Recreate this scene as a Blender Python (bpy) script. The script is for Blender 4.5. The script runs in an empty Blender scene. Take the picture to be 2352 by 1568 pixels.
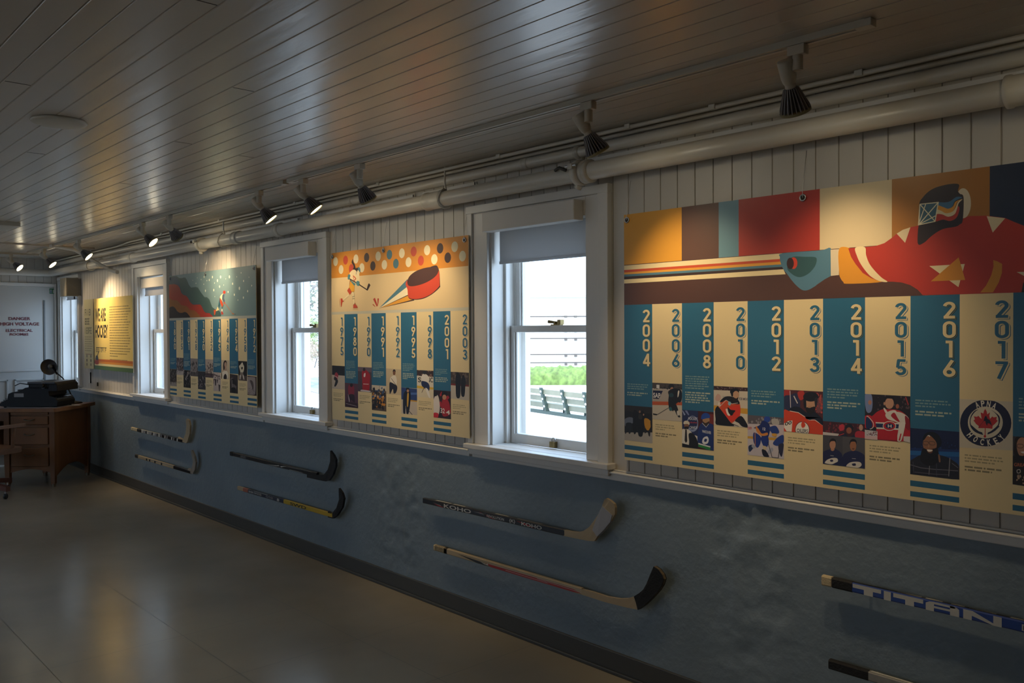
import bpy, math, random
from mathutils import Vector, Matrix, noise
random.seed(7)
C = bpy.context.scene.collection
R_ = math.radians
# ------------------------------------------------------------------ camera, world, sun, exposure
YAW, PIT, ROL, FPX = .825248, -.0135347, -.0045171, 1942.2
CAM = Vector((0, -2.915, 1.55))
_cy, _sy = math.cos(YAW), math.sin(YAW)
FW = Vector((-_sy*math.cos(PIT), _cy*math.cos(PIT), math.sin(PIT)))
_rt = Vector((_cy, _sy, 0)); _up = _rt.cross(FW)
RT = math.cos(ROL)*_rt + math.sin(ROL)*_up; UP = RT.cross(FW)
cd = bpy.data.cameras.new('camera'); cam = bpy.data.objects.new('camera', cd); C.objects.link(cam)
cd.sensor_fit = 'HORIZONTAL'; cd.sensor_width = 36; cd.lens = FPX/2352*36; cd.clip_start = .05; cd.clip_end = 400
M = Matrix((RT, UP, -FW)).transposed().to_4x4(); M.translation = CAM; cam.matrix_world = M
bpy.context.scene.camera = cam
vs = bpy.context.scene.view_settings
vs.view_transform = 'Standard'; vs.look = 'None'; vs.gamma = 1; vs.use_curve_mapping = False; vs.exposure = 0.0
SKY, SUN, SPOT, FILL = 4.8, 5.0, 18.0, 23.0
w = bpy.data.worlds.new('sky'); bpy.context.scene.world = w; w.use_nodes = True
bg = w.node_tree.nodes['Background']; bg.inputs[0].default_value = (.50, .71, 1, 1); bg.inputs[1].default_value = SKY
sd = bpy.data.lights.new('sun', 'SUN'); sun = bpy.data.objects.new('sun', sd); C.objects.link(sun)
sd.energy = SUN; sd.angle = .01; sd.color = (1, .96, .88); sun.rotation_euler = Vector((-.6, .5, -1.0)).to_track_quat('-Z', 'Y').to_euler()
WIN = [(-11.10, -10.43), (-8.495, -7.817), (-5.712, -5.054), (-3.325, -2.634)]
FILLW = [(-10.2, -9.1), (-7.6, -6.6), (-4.0, -3.25)]   # windows added in the unseen opposite long wall, for fill daylight
ZS, ZH = .95, 2.075          # sill and head of the window openings
for a, b in WIN:             # portals: they give no light of their own, they guide the sky's light through the openings
    ld = bpy.data.lights.new('window_portal', 'AREA'); lo = bpy.data.objects.new('window_portal', ld); C.objects.link(lo)
    ld.shape = 'RECTANGLE'; ld.size = b-a; ld.size_y = ZH-ZS; ld.cycles.is_portal = True
    lo.location = ((a+b)/2, .27, (ZS+ZH)/2); lo.rotation_euler = (R_(-90), 0, 0)
for a, b in FILLW:
    ld = bpy.data.lights.new('window_portal', 'AREA'); lo = bpy.data.objects.new('window_portal', ld); C.objects.link(lo)
    ld.shape = 'RECTANGLE'; ld.size = b-a; ld.size_y = 1.25; ld.cycles.is_portal = True
    lo.location = ((a+b)/2, -5.62, 1.575); lo.rotation_euler = (R_(90), 0, 0)

# ------------------------------------------------------------------ helpers
def ray(px, py): return FW + RT*((px-1176)/FPX) - UP*((py-784)/FPX)
def onY(px, py, Y=0.):
    d = ray(px, py); return CAM + d*((Y-CAM.y)/d.y)
def onX(px, py, X):
    d = ray(px, py); return CAM + d*((X-CAM.x)/d.x)
def onZ(px, py, Z):
    d = ray(px, py); return CAM + d*((Z-CAM.z)/d.z)
def lin(h):
    c = [int(h[i:i+2], 16)/255 for i in (0, 2, 4)]
    return tuple(x/12.92 if x <= .04045 else ((x+.055)/1.055)**2.4 for x in c)+(1,)
_mats = {}
def mat(name, col, rough=.5, metal=0, bump=0, bscale=60, var=0, vscale=6, spec=.5, stretch=(1, 1, 1), emit=None):
    if name in _mats: return _mats[name]
    m = bpy.data.materials.new(name); m.use_nodes = True; nt = m.node_tree; p = nt.nodes['Principled BSDF']
    if isinstance(col, str): col = lin(col)
    elif len(col) == 3: col = tuple(col)+(1,)
    p.inputs['Base Color'].default_value = col; p.inputs['Roughness'].default_value = rough
    p.inputs['Metallic'].default_value = metal; p.inputs['Specular IOR Level'].default_value = spec
    if bump or var:
        tc = nt.nodes.new('ShaderNodeTexCoord'); mp = nt.nodes.new('ShaderNodeMapping')
        mp.inputs['Scale'].default_value = stretch; nt.links.new(tc.outputs['Object'], mp.inputs[0])
    if bump:
        n = nt.nodes.new('ShaderNodeTexNoise'); n.inputs['Scale'].default_value = bscale; n.inputs['Detail'].default_value = 4
        b = nt.nodes.new('ShaderNodeBump'); b.inputs['Strength'].default_value = bump; b.inputs['Distance'].default_value = .01
        nt.links.new(mp.outputs[0], n.inputs['Vector']); nt.links.new(n.outputs[0], b.inputs['Height']); nt.links.new(b.outputs[0], p.inputs['Normal'])
    if var:
        n = nt.nodes.new('ShaderNodeTexNoise'); n.inputs['Scale'].default_value = vscale; n.inputs['Detail'].default_value = 5
        cr = nt.nodes.new('ShaderNodeValToRGB'); cr.color_ramp.elements[0].position = .3; cr.color_ramp.elements[1].position = .7
        cr.color_ramp.elements[0].color = tuple(c*(1-var) for c in col[:3])+(1,)
        cr.color_ramp.elements[1].color = tuple(min(1, c*(1+var)) for c in col[:3])+(1,)
        nt.links.new(mp.outputs[0], n.inputs['Vector']); nt.links.new(n.outputs[0], cr.inputs[0]); nt.links.new(cr.outputs[0], p.inputs['Base Color'])
    if emit:
        p.inputs['Emission Color'].default_value = emit[:3]+(1,); p.inputs['Emission Strength'].default_value = emit[3]
    _mats[name] = m; return m
def ink(h): return mat('print_'+h, h, .42)
class MB:
    def __init__(s): s.v = []; s.f = []; s.m = []; s.s = []; s.mats = []
    def mi(s, m):
        if m not in s.mats: s.mats.append(m)
        return s.mats.index(m)
    def face(s, pts, m, sm=False):
        i = len(s.v); s.v += [tuple(p) for p in pts]; s.f.append(tuple(range(i, i+len(pts)))); s.m.append(s.mi(m)); s.s.append(sm)
    def grid(s, rows, m, sm=True, close=False):
        i = len(s.v); n = len(rows[0]); k = s.mi(m)
        for r in rows: s.v += [tuple(p) for p in r]
        for a in range(len(rows)-1):
            for b in range(n if close else n-1):
                c = (b+1) % n
                s.f.append((i+a*n+b, i+a*n+c, i+(a+1)*n+c, i+(a+1)*n+b)); s.m.append(k); s.s.append(sm)
    def box(s, x0, x1, y0, y1, z0, z1, m, T=None):
        x0, x1 = min(x0, x1), max(x0, x1); y0, y1 = min(y0, y1), max(y0, y1); z0, z1 = min(z0, z1), max(z0, z1)
        p = [Vector((x, y, z)) for z in (z0, z1) for y in (y0, y1) for x in (x0, x1)]
        if T: p = [T(q) for q in p]
        i = len(s.v); s.v += [tuple(q) for q in p]; k = s.mi(m)
        for f in ((0, 2, 3, 1), (4, 5, 7, 6), (0, 1, 5, 4), (2, 6, 7, 3), (0, 4, 6, 2), (1, 3, 7, 5)):
            s.f.append(tuple(i+j for j in f)); s.m.append(k); s.s.append(False)
    def tube(s, path, r, m, n=12, caps=True):
        path = [Vector(p) for p in path]; rows = []; up = None
        rs = r if isinstance(r, (list, tuple)) else [r]*len(path)
        for i, p in enumerate(path):
            d = (path[min(i+1, len(path)-1)]-path[max(i-1, 0)]).normalized()
            if up is None: up = Vector((0, 0, 1)) if abs(d.z) < .9 else Vector((1, 0, 0))
            a = d.cross(up).normalized(); b = a.cross(d).normalized(); up = b
            rows.append([p+(a*math.cos(t)+b*math.sin(t))*rs[i] for t in [2*math.pi*j/n for j in range(n)]])
        s.grid(rows, m, True, True)
        if caps: s.face(rows[0][::-1], m); s.face(rows[-1], m)
    def lathe(s, prof, org, axis, m, n=24, caps=True):
        axis = Vector(axis).normalized(); up = Vector((0, 0, 1)) if abs(axis.z) < .9 else Vector((1, 0, 0))
        a = axis.cross(up).normalized(); b = a.cross(axis).normalized(); org = Vector(org)
        rows = [[org+axis*h+(a*math.cos(t)+b*math.sin(t))*r for t in [2*math.pi*j/n for j in range(n)]] for r, h in prof]
        s.grid(rows, m, True, True)
        if caps: s.face(rows[0][::-1], m); s.face(rows[-1], m)
    def prism(s, pts, off, m, T=None):   # pts: list of 3D points, off: extrusion vector (or list of vectors)
        a = [Vector(p) for p in pts]; o = off if isinstance(off, list) else [Vector(off)]*len(a)
        b = [p+q for p, q in zip(a, o)]
        s.face(a, m); s.face(b[::-1], m)
        n = len(a)
        for i in range(n): s.face([a[i], b[i], b[(i+1) % n], a[(i+1) % n]], m)
    def build(s, name, parent=None, bevel=0, loc=None):
        me = bpy.data.meshes.new(name); me.from_pydata(s.v, [], s.f)
        for m in s.mats: me.materials.append(m)
        me.polygons.foreach_set('material_index', s.m); me.polygons.foreach_set('use_smooth', s.s); me.update()
        if loc is not None:
            L = Vector(loc)
            me.transform(Matrix.Translation(-L))
        o = bpy.data.objects.new(name, me); C.objects.link(o)
        if loc is not None: o.location = loc
        if parent: o.parent = parent
        if bevel:
            bv = o.modifiers.new('bevel', 'BEVEL'); bv.width = bevel; bv.segments = 2; bv.limit_method = 'ANGLE'; bv.angle_limit = R_(40)
        return o
def tag(o, label=None, cat=None, group=None, kind=None):
    for k, v in (('label', label), ('category', cat), ('group', group), ('kind', kind)):
        if v: o[k] = v
    return o
def empty(name, loc=(0, 0, 0), rz=0):
    o = bpy.data.objects.new(name, None); C.objects.link(o); o.location = loc; o.rotation_euler = (0, 0, rz); o.empty_display_size = .05; return o
def kid(mb, name, parent, bevel=0):      # geometry written in world coordinates, parent is an unrotated Empty
    o = mb.build(name, parent, bevel); o.matrix_parent_inverse = Matrix.Translation(-Vector(parent.location)); return o
def struct(mb, name, bevel=0): return tag(mb.build(name, None, bevel), kind='structure')

WHITE = mat('white_wall_paint', (.56, .53, .48), .42, bump=.15, bscale=25, var=.05, vscale=3, stretch=(1, 1, .15))
TRIM = mat('white_trim_paint', (.74, .72, .68), .38, bump=.06, bscale=18)
CEIL = mat('ceiling_gloss_paint', (.53, .47, .39), .27, spec=.7, bump=.22, bscale=14, stretch=(.25, 1, 1), var=.05, vscale=2)
PIPE = mat('pipe_paint', (.64, .60, .52), .33, bump=.1, bscale=30)
STEEL = mat('steel', (.5, .5, .5), .3, 1)
BRASS = mat('aged_brass', (.22, .16, .07), .38, 1)
BLACK = mat('black_enamel', (.012, .012, .013), .35)
GLASS = bpy.data.materials.new('window_glass'); GLASS.use_nodes = True
_nt = GLASS.node_tree; _nt.nodes.clear()
_o = _nt.nodes.new('ShaderNodeOutputMaterial'); _mx = _nt.nodes.new('ShaderNodeMixShader'); _t = _nt.nodes.new('ShaderNodeBsdfTransparent')
_g = _nt.nodes.new('ShaderNodeBsdfGlossy'); _g.inputs['Roughness'].default_value = .02; _f = _nt.nodes.new('ShaderNodeFresnel'); _f.inputs[0].default_value = 1.3
_nt.links.new(_f.outputs[0], _mx.inputs[0]); _nt.links.new(_t.outputs[0], _mx.inputs[1]); _nt.links.new(_g.outputs[0], _mx.inputs[2]); _nt.links.new(_mx.outputs[0], _o.inputs[0])

# ------------------------------------------------------------------ room shell
XL, XR, YB, ZC = -11.2, 2.6, -5.4, 2.42
RAIL0, RAIL1 = .875, .915
PW = .0877
def planks(mb, x0, x1, z0, z1, m, ph=0.):
    g, d = .0028, .006
    k = math.floor((x0-ph)/PW); prof = [(x0, 0)]
    while True:
        k += 1; xg = ph+k*PW
        if xg > x1-g: break
        if xg > x0+g:
            prof += [(xg-g, 0), (xg-g*.4, d), (xg+g*.4, d), (xg+g, 0)]
    prof.append((x1, 0))
    for (a, ya), (b, yb) in zip(prof, prof[1:]):
        mb.face([(a, ya, z0), (b, yb, z0), (b, yb, z1), (a, ya, z1)], m)
mb = MB(); PH = -1.256
ed = [XL]+[v for w_ in WIN for v in w_]+[XR]
for i in range(0, len(ed), 2): planks(mb, ed[i], ed[i+1], RAIL0, ZC, WHITE, PH)
for a, b in WIN:
    planks(mb, a, b, ZH, ZC, WHITE, PH); planks(mb, a, b, RAIL0, ZS, WHITE, PH)
OUT = .26
for i in range(0, len(ed), 2): mb.face([(ed[i], OUT, -.3), (ed[i+1], OUT, -.3), (ed[i+1], OUT, 2.9), (ed[i], OUT, 2.9)], WHITE)
for a, b in WIN:
    mb.face([(a, OUT, ZH), (b, OUT, ZH), (b, OUT, 2.9), (a, OUT, 2.9)], WHITE); mb.face([(a, OUT, -.3), (b, OUT, -.3), (b, OUT, ZS), (a, OUT, ZS)], WHITE)
mb.face([(XL, 0, ZC), (XR, 0, ZC), (XR, OUT, ZC), (XL, OUT, ZC)], WHITE)
struct(mb, 'wall_right')
# lower concrete wall, lumpy and thickly painted
CONC = mat('blue_painted_concrete', (.19, .245, .29), .34, bump=.28, bscale=30, var=.10, vscale=1.6)
mb = MB(); dx = .02; nx = int((XR-XL)/dx); nz = 45; rows = []
patches = [(-4.15, .55, .28, .5), (-1.78, .55, .2, .55), (-10, .6, .1, .3), (-2.0, .9, .8, .06)]
def lump(x, z):
    y = noise.noise(Vector((x*1.3, z*1.3, 0)))*.006+noise.noise(Vector((x*7, z*7, 3)))*.0022
    for cx, cz, rx, rz in patches:
        k = max(0, 1-((x-cx)/rx)**2*.8-((z-cz)/rz)**2*.6)
        if k > 0: y += min(1, k*2)*(noise.noise(Vector((x*9, z*9, 5)))*.007+noise.noise(Vector((x*31, z*23, 9)))*.006-.004)
    return y
for j in range(nz+1):
    z = RAIL0*j/nz; rows.append([(XL+(XR-XL)*i/nx, lump(XL+(XR-XL)*i/nx, z)-.004, z) for i in range(nx+1)])
mb.grid(rows, CONC); mb.face([(XL, OUT, -.1), (XR, OUT, -.1), (XR, .02, -.1), (XL, .02, -.1)], CONC)
struct(mb, 'wall_right_lower')
# ceiling boards run along the room
mb = MB(); y = 0.; k = 0
ys = [0.0]
while ys[-1] > YB: ys.append(ys[-1]-.0885)
for a, b in zip(ys, ys[1:]):
    g = .0032; dz = .0045
    mb.face([(XL, a-g, ZC), (XR, a-g, ZC), (XR, b+g, ZC), (XL, b+g, ZC)], CEIL)
    mb.face([(XL, b+g, ZC), (XR, b+g, ZC), (XR, b, ZC+dz), (XL, b, ZC+dz)], CEIL)
    mb.face([(XL, b, ZC+dz), (XR, b, ZC+dz), (XR, b-g, ZC), (XL, b-g, ZC)], CEIL)
mb.face([(XL-.2, .3, 2.9), (XR+.2, .3, 2.9), (XR+.2, YB-.2, 2.9), (XL-.2, YB-.2, 2.9)], CEIL)
mb.face([(XL-.2, YB-.2, ZC+.05), (XR+.2, YB-.2, ZC+.05), (XR+.2, .3, ZC+.05), (XL-.2, .3, ZC+.05)], CEIL)
SEAM = mat('dark_gap', (.02, .018, .015), .8)
for (sx, row) in ((-3.35, 24), (-4.6, 20), (-2.9, 17), (-3.9, 15), (-5.2, 13), (-2.2, 22), (-6.3, 16), (-4.0, 11)):
    b = ys[row]; mb.box(sx, sx+.003, b-.084, b-.004, ZC-.0008, ZC+.001, SEAM)
struct(mb, 'ceiling')
# floor
fm = mat('polished_floor', (.32, .28, .215), .21, bump=.03, bscale=9, var=.16, vscale=1.1)
mb = MB(); mb.face([(XL, 0.05, 0), (XL, YB, 0), (XR, YB, 0), (XR, .05, 0)], fm)
fs = mat('floor_seam', (.10, .09, .07), .5)
for i in range(1, 8):
    mb.face([(XL, -i*.62, .0004), (XL, -i*.62-.0022, .0004), (XR, -i*.62-.0022, .0004), (XR, -i*.62, .0004)], fs)
for i in range(20):
    x = XL+.3+i*.66; mb.face([(x, 0, .0004), (x, YB, .0004), (x+.0022, YB, .0004), (x+.0022, 0, .0004)], fs)
struct(mb, 'floor')
# the opposite long wall with windows added for fill light (outside the frame), near wall, end wall
mb = MB(); fe = [XL]+[v for w_ in FILLW for v in w_]+[XR]; FZ0, FZ1 = .95, 2.2
for y_ in (YB, YB-.2):
    for i in range(0, len(fe), 2): mb.face([(fe[i+1], y_, 0), (fe[i], y_, 0), (fe[i], y_, ZC), (fe[i+1], y_, ZC)], WHITE)
    for a, b in FILLW:
        mb.face([(b, y_, 0), (a, y_, 0), (a, y_, FZ0), (b, y_, FZ0)], WHITE); mb.face([(b, y_, FZ1), (a, y_, FZ1), (a, y_, ZC), (b, y_, ZC)], WHITE)
for a, b in FILLW:
    mb.face([(a, YB, FZ0), (a, YB-.2, FZ0), (a, YB-.2, FZ1), (a, YB, FZ1)], WHITE); mb.face([(b, YB-.2, FZ0), (b, YB, FZ0), (b, YB, FZ1), (b, YB-.2, FZ1)], WHITE)
    mb.face([(a, YB-.2, FZ0), (a, YB, FZ0), (b, YB, FZ0), (b, YB-.2, FZ0)], WHITE); mb.face([(a, YB, FZ1), (a, YB-.2, FZ1), (b, YB-.2, FZ1), (b, YB, FZ1)], WHITE)
struct(mb, 'wall_left')
for k_, (a, b) in enumerate(FILLW):
    mb = MB()
    for bx in ((a, a+.05, FZ0, FZ1), (b-.05, b, FZ0, FZ1), ((a+b)/2-.02, (a+b)/2+.02, FZ0, FZ1), (a, b, FZ0, FZ0+.06), (a, b, FZ1-.05, FZ1), (a, b, 1.55, 1.59)): mb.box(bx[0], bx[1], YB-.14, YB-.10, bx[2], bx[3], TRIM)
    struct(mb, 'window_%d' % (k_+5))  # frames of the added windows that let in fill daylight
mb = MB(); mb.face([(XR, .05, 0), (XR, YB, 0), (XR, YB, ZC), (XR, .05, ZC)], WHITE); struct(mb, 'wall_back')
mb = MB(); planks(mb, 0, -YB, 2.13, ZC, WHITE)
mb.v = [(XL-y, -x, z) for x, y, z in mb.v]; mb.f = [f[::-1] for f in mb.f]
mb.face([(XL, 0, 0), (XL, -.04, 0), (XL, -.04, 2.13), (XL, 0, 2.13)], WHITE)
mb.face([(XL, -1.25, 0), (XL, YB, 0), (XL, YB, 2.13), (XL, -1.25, 2.13)], WHITE)
mb.face([(XL, -1.25, 2.10), (XL, 0, 2.10), (XL, 0, 2.13), (XL, -1.25, 2.13)], WHITE)
struct(mb, 'wall_front')
# baseboards: dark vinyl, with a little quarter round foot
VIN = mat('dark_vinyl', (.06, .062, .06), .45)
mb = MB(); mb.box(XL, XR, -.016, 0, 0, .10, VIN); mb.box(XL, XR, -.026, -.016, 0, .016, VIN); struct(mb, 'baseboard_right', .003)
mb = MB(); mb.box(XL, XL+.014, YB, -1.25, 0, .10, VIN); struct(mb, 'baseboard_front')
# chair rail between the windows
def railseg(a, b, n):
    mb = MB()
    mb.box(a, b, -.022, 0, RAIL0, RAIL1-.010, TRIM); mb.box(a-.001, b+.001, -.034, 0, RAIL1-.010, RAIL1, TRIM); mb.box(a+.001, b-.001, -.012, 0, RAIL1, RAIL1+.008, TRIM)
    struct(mb, 'trim_%d' % n, .004)
CAS = [(-11.165, -10.33), (-8.60, -7.70), (-5.86, -4.92), (-3.475, -2.49)]
pr = XL; n = 1
for a, b in CAS:
    if a-pr > .1: railseg(pr, a, n); n += 1
    pr = b
railseg(pr, XR, n); n += 1

# ------------------------------------------------------------------ windows
def window(i, x0, x1, cas):
    e = tag(empty('window_%d' % (i+1), (x0, 0, ZS)), kind='structure')
    xl, xr = cas; D0 = .13      # plane of the lower sash
    mb = MB()                                                  # casing boards on the room side
    mb.box(xl+.04, x0, -.020, 0, ZS, ZH+.09, TRIM); mb.box(x1, x1+.082, -.020, 0, ZS, ZH+.09, TRIM)
    mb.box(x0, x1, -.020, 0, ZH, ZH+.09, TRIM)
    mb.box(xl, xl+.04, -.032, 0, ZS, ZH+.10, TRIM); mb.box(x1+.082, xr, -.032, 0, .9, ZH+.10, TRIM)
    mb.box(xl-.003, xr+.003, -.036, 0, ZH+.09, ZH+.13, TRIM)
    kid(mb, 'casing', e, .003)
    mb = MB()                                                  # jambs and head
    mb.face([(x0, 0, ZS), (x0, 0, ZH), (x0, OUT, ZH), (x0, OUT, ZS)], TRIM)
    mb.face([(x1, 0, ZS), (x1, OUT, ZS), (x1, OUT, ZH), (x1, 0, ZH)], TRIM)
    mb.face([(x0, 0, ZH), (x1, 0, ZH), (x1, OUT, ZH), (x0, OUT, ZH)], TRIM)
    mb.face([(x0, 0, ZS), (x0, OUT+.1, ZS-.02), (x1, OUT+.1, ZS-.02), (x1, 0, ZS)], TRIM)
    for x, s in ((x0, 1), (x1, -1)):
        mb.box(x, x+s*.012, .003, .02, ZS, ZH, TRIM); mb.box(x, x+s*.016, .100, .126, ZS, ZH, TRIM)
        mb.box(x, x+s*.012, .172, .184, ZS, ZH, TRIM); mb.box(x, x+s*.03, .225, .25, ZS, ZH, TRIM)
        mb.box(x-s*.10, x+s*.0, OUT, OUT+.03, ZS-.05, ZH+.1, TRIM)
    mb.box(x0, x1, .1, .126, ZH-.014, ZH, TRIM)
    kid(mb, 'jamb', e)
    mb = MB(); mb.box(xl-.004, xr+.02, -.062, .0, ZS-.026, ZS, TRIM); mb.box(x0, x1, 0, D0, ZS-.026, ZS+.001, TRIM)
    mb.box(xl+.012, xr+.006, -.04, 0, .893, ZS-.026, TRIM); mb.box(xl+.02, xr+.001, -.02, 0, RAIL0, .893, TRIM); kid(mb, 'window_sill', e, .004)
    zm = 1.555
    def sash(name, y0, z0, z1, top, bot, ty=.038):
        mb = MB(); s = .042
        mb.box(x0+.004, x0+s, y0, y0+ty, z0, z1, TRIM); mb.box(x1-s, x1-.004, y0, y0+ty, z0, z1, TRIM)
        mb.box(x0+s, x1-s, y0, y0+ty, z0, z0+bot, TRIM); mb.box(x0+s, x1-s, y0, y0+ty, z1-top, z1, TRIM)
        q = .010
        mb.box(x0+s, x0+s+q, y0+.010, y0+.022, z0+bot, z1-top, TRIM); mb.box(x1-s-q, x1-s, y0+.010, y0+.022, z0+bot, z1-top, TRIM)
        so = kid(mb, name, e, .002)
        g = MB(); yy = y0+.02; g.face([(x0+s, yy, z0+bot), (x1-s, yy, z0+bot), (x1-s, yy, z1-top), (x0+s, yy, z1-top)], GLASS)
        go = g.build('glass_pane', so); return so
    lo = sash('lower_sash', D0, ZS+.001, zm+.018, .034, .052); sash('upper_sash', D0+.044, zm-.018, ZH, .045, .034)
    xm = (x0+x1)/2; yl = D0
    # brass latch on the meeting rail, small padlock on the bottom rail
    mb = MB(); zt = zm+.018
    mb.box(xm-.035, xm+.03, yl+.004, yl+.03, zt, zt+.005, BRASS); mb.tube([(xm-.05, yl+.005, zt+.019), (xm-.005, yl+.016, zt+.014)], [.009, .006], BRASS, 10)
    mb.tube([(xm-.01, yl+.016, zt+.002), (xm-.01, yl+.016, zt+.02)], .012, BRASS, 12); mb.box(xm+.012, xm+.034, yl+.004, yl+.032, zt+.004, zt+.028, BRASS)
    kid(mb, 'sash_latch', e, .001)
    mb = MB(); zb = ZS+.008; mb.box(xm-.022, xm+.016, yl-.022, yl-.002, zb, zb+.030, BRASS)
    mb.tube([(xm-.015, yl-.01, zb+.028)]+[(xm-.003-.012*math.cos(t), yl-.01, zb+.036+.012*math.sin(t)) for t in [k*math.pi/8 for k in range(9)]]+[(xm+.009, yl-.01, zb+.028)], .0028, STEEL, 8)
    kid(mb, 'padlock', e, .001)
    return e
for i, (a, b) in enumerate(WIN): window(i, a, b, CAS[i])

# roller blinds
BOXM = mat('blind_cassette_paint', (.72, .68, .62), .5); FAB = mat('blind_fabric', (.52, .51, .50), .8, bump=.1, bscale=300)
_nt = FAB.node_tree; _tl = _nt.nodes.new('ShaderNodeBsdfTranslucent'); _tl.inputs[0].default_value = (.5, .5, .5, 1); _ms = _nt.nodes.new('ShaderNodeMixShader'); _ms.inputs[0].default_value = .42
_nt.links.new(_nt.nodes['Principled BSDF'].outputs[0], _ms.inputs[1]); _nt.links.new(_tl.outputs[0], _ms.inputs[2]); _nt.links.new(_ms.outputs[0], _nt.nodes['Material Output'].inputs[0])
def blind(i, inside, zc0, zc1, zf, label):
    x0, x1 = WIN[i]
    if inside: a, b, y0, y1 = x0+.018, x1-.018, .01, .075
    else: a, b, y0, y1 = x0+.035, x1-.012, -.085, -.02
    e = tag(empty('roller_blind', (a, y0, zc0)), label, 'blind', 'roller blinds over the four windows')
    mb = MB(); mb.box(a, b, y0, y1, zc0, zc1, BOXM); kid(mb, 'cassette', e, .004)
    mb = MB(); fy = .052; fa, fb = x0+.02, x1-.01
    mb.box(fa, fb, fy, fy+.0015, zf+.012, zc1, FAB); mb.box(fa, fb, fy-.004, fy+.006, zf, zf+.014, FAB); kid(mb, 'fabric', e)
    if i == 3:
        mb = MB(); z = zc0-.06
        while z > 1.2: mb.lathe([(.0005, -.0022), (.0022, 0), (.0005, .0022)], (x1-.030, .03, z), (0, 0, 1), STEEL, 6, False); z -= .012
        mb.tube([(x1-.030, .03, zc0+.01), (x1-.030, .03, 1.2)], .0006, STEEL, 5)
        kid(mb, 'bead_chain', e)
    return e
blind(3, False, 2.052, 2.148, 1.895, 'roller blind with white cassette above the window nearest the camera, bead chain hanging')
blind(2, False, 2.052, 2.148, 1.895, 'roller blind with white cassette over the window between the bobsled-hill poster and the puck poster'.replace('bobsled-hill', 'starry-night'))
blind(1, True, 1.97, 2.06, 1.895, 'roller blind set inside the narrow window right of the yellow poster')
blind(0, True, 1.97, 2.06, 1.93, 'roller blind in the far corner window behind the loudspeaker box')

# ------------------------------------------------------------------ pipes and ceiling hardware
def pipe(name, label, z, y, r, xa, xb, couplings, cat='pipe'):
    e = tag(empty(name, (xa, y, z)), label, cat)
    mb = MB(); mb.tube([(xa, y, z), (xb, y, z)], r, PIPE, 20); kid(mb, 'pipe_run', e)
    for cx, cl, cr in couplings:
        mb = MB(); mb.lathe([(r, 0), (cr, .004), (cr, .018), (cr*.93, .022), (cr*.93, cl-.022), (cr, cl-.018), (cr, cl-.004), (r, cl)], (cx, y, z), (1, 0, 0), PIPE, 20); kid(mb, 'coupling', e)
    return e
BP = pipe('sprinkler_pipe', 'thick white sprinkler pipe running above the windows and round onto the end wall', 2.252, -.11, .040, XL+.12, XR,
     [(-3.72, .16, .050), (-2.56, .05, .052), (-6.12, .09, .050), (-.86, .10, .050), (-9.3, .08, .049), (-5.45, .07, .049), (-8.35, .05, .048)])
# grooved clamp with bolt on the near joint
for cx in (-2.60, -6.75):
    mb = MB(); mb.lathe([(.05, 0), (.058, .004), (.058, .03), (.05, .034)], (cx, -.11, 2.252), (1, 0, 0), PIPE, 20)
    mb.box(cx+.004, cx+.03, -.18, -.150, 2.262, 2.285, PIPE); mb.tube([(cx-.015, -.172, 2.276), (cx+.05, -.172, 2.276)], .006, STEEL, 8)
    mb.tube([(cx-.03, -.15, 2.265), (cx-.06, -.165, 2.28), (cx-.10, -.15, 2.275)], .007, mat('dark_clip', (.05, .045, .035), .6), 8)
    mb.tube([(cx+.01, -.11, 2.20), (cx+.0, -.11, 2.185)], .018, PIPE, 10); kid(mb, 'pipe_clamp', BP)
for hx in (-3.56, -6.32, -9.6):
    mb = MB(); mb.tube([(hx, -.11, ZC), (hx, -.11, 2.33)], .005, STEEL if hx < -4 else PIPE, 8)
    mb.tube([(hx, -.11, 2.335)]+[(hx+.012*math.sin(t*2), -.11-.048*math.sin(t), 2.252+.052*math.cos(t)) for t in [-math.pi*.1+k*math.pi*1.1/10*1.6 for k in range(11)]], .0045, PIPE, 8)
    kid(mb, 'pipe_hanger', BP)
MP = pipe('heating_pipe', 'medium white pipe running close under the ceiling above the sprinkler pipe', 2.362, -.052, .025, XL+.1, XR,
     [(-2.66, .03, .031), (-3.02, .05, .029), (-4.6, .05, .029), (-7.2, .05, .029)])
mb = MB(); mb.box(-2.66, -2.63, -.05, -.001, 2.33, 2.345, PIPE); mb.lathe([(.02, 0), (.02, .006), (.008, .008)], (-2.635, -.018, 2.325), (0, -1, 0), PIPE, 14); kid(mb, 'pipe_bracket', MP)
e = tag(empty('electrical_conduit', (XR, -.10, 2.405)), 'thin white conduit clipped along the ceiling edge', 'conduit')
mb = MB(); mb.tube([(XR, -.11, 2.407), (-8.4, -.11, 2.407), (-8.9, -.075, 2.40), (XL+.05, -.075, 2.395)], .0085, PIPE, 10); kid(mb, 'conduit_run', e)
for cx in (-1.32, -1.9, -2.32, -3.14, -4.2, -5.2, -6.4, -7.6):
    mb = MB(); mb.box(cx, cx+.03, -.122, -.098, 2.399, ZC, PIPE); kid(mb, 'conduit_clip', e, .003)
e = tag(empty('electrical_conduit', (XR, -.05, 2.408)), 'second thin white conduit in the corner between ceiling and wall', 'conduit')
mb = MB(); mb.tube([(XR, -.030, 2.408), (XL+.05, -.030, 2.408)], .009, PIPE, 10); kid(mb, 'conduit_run', e)
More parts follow.
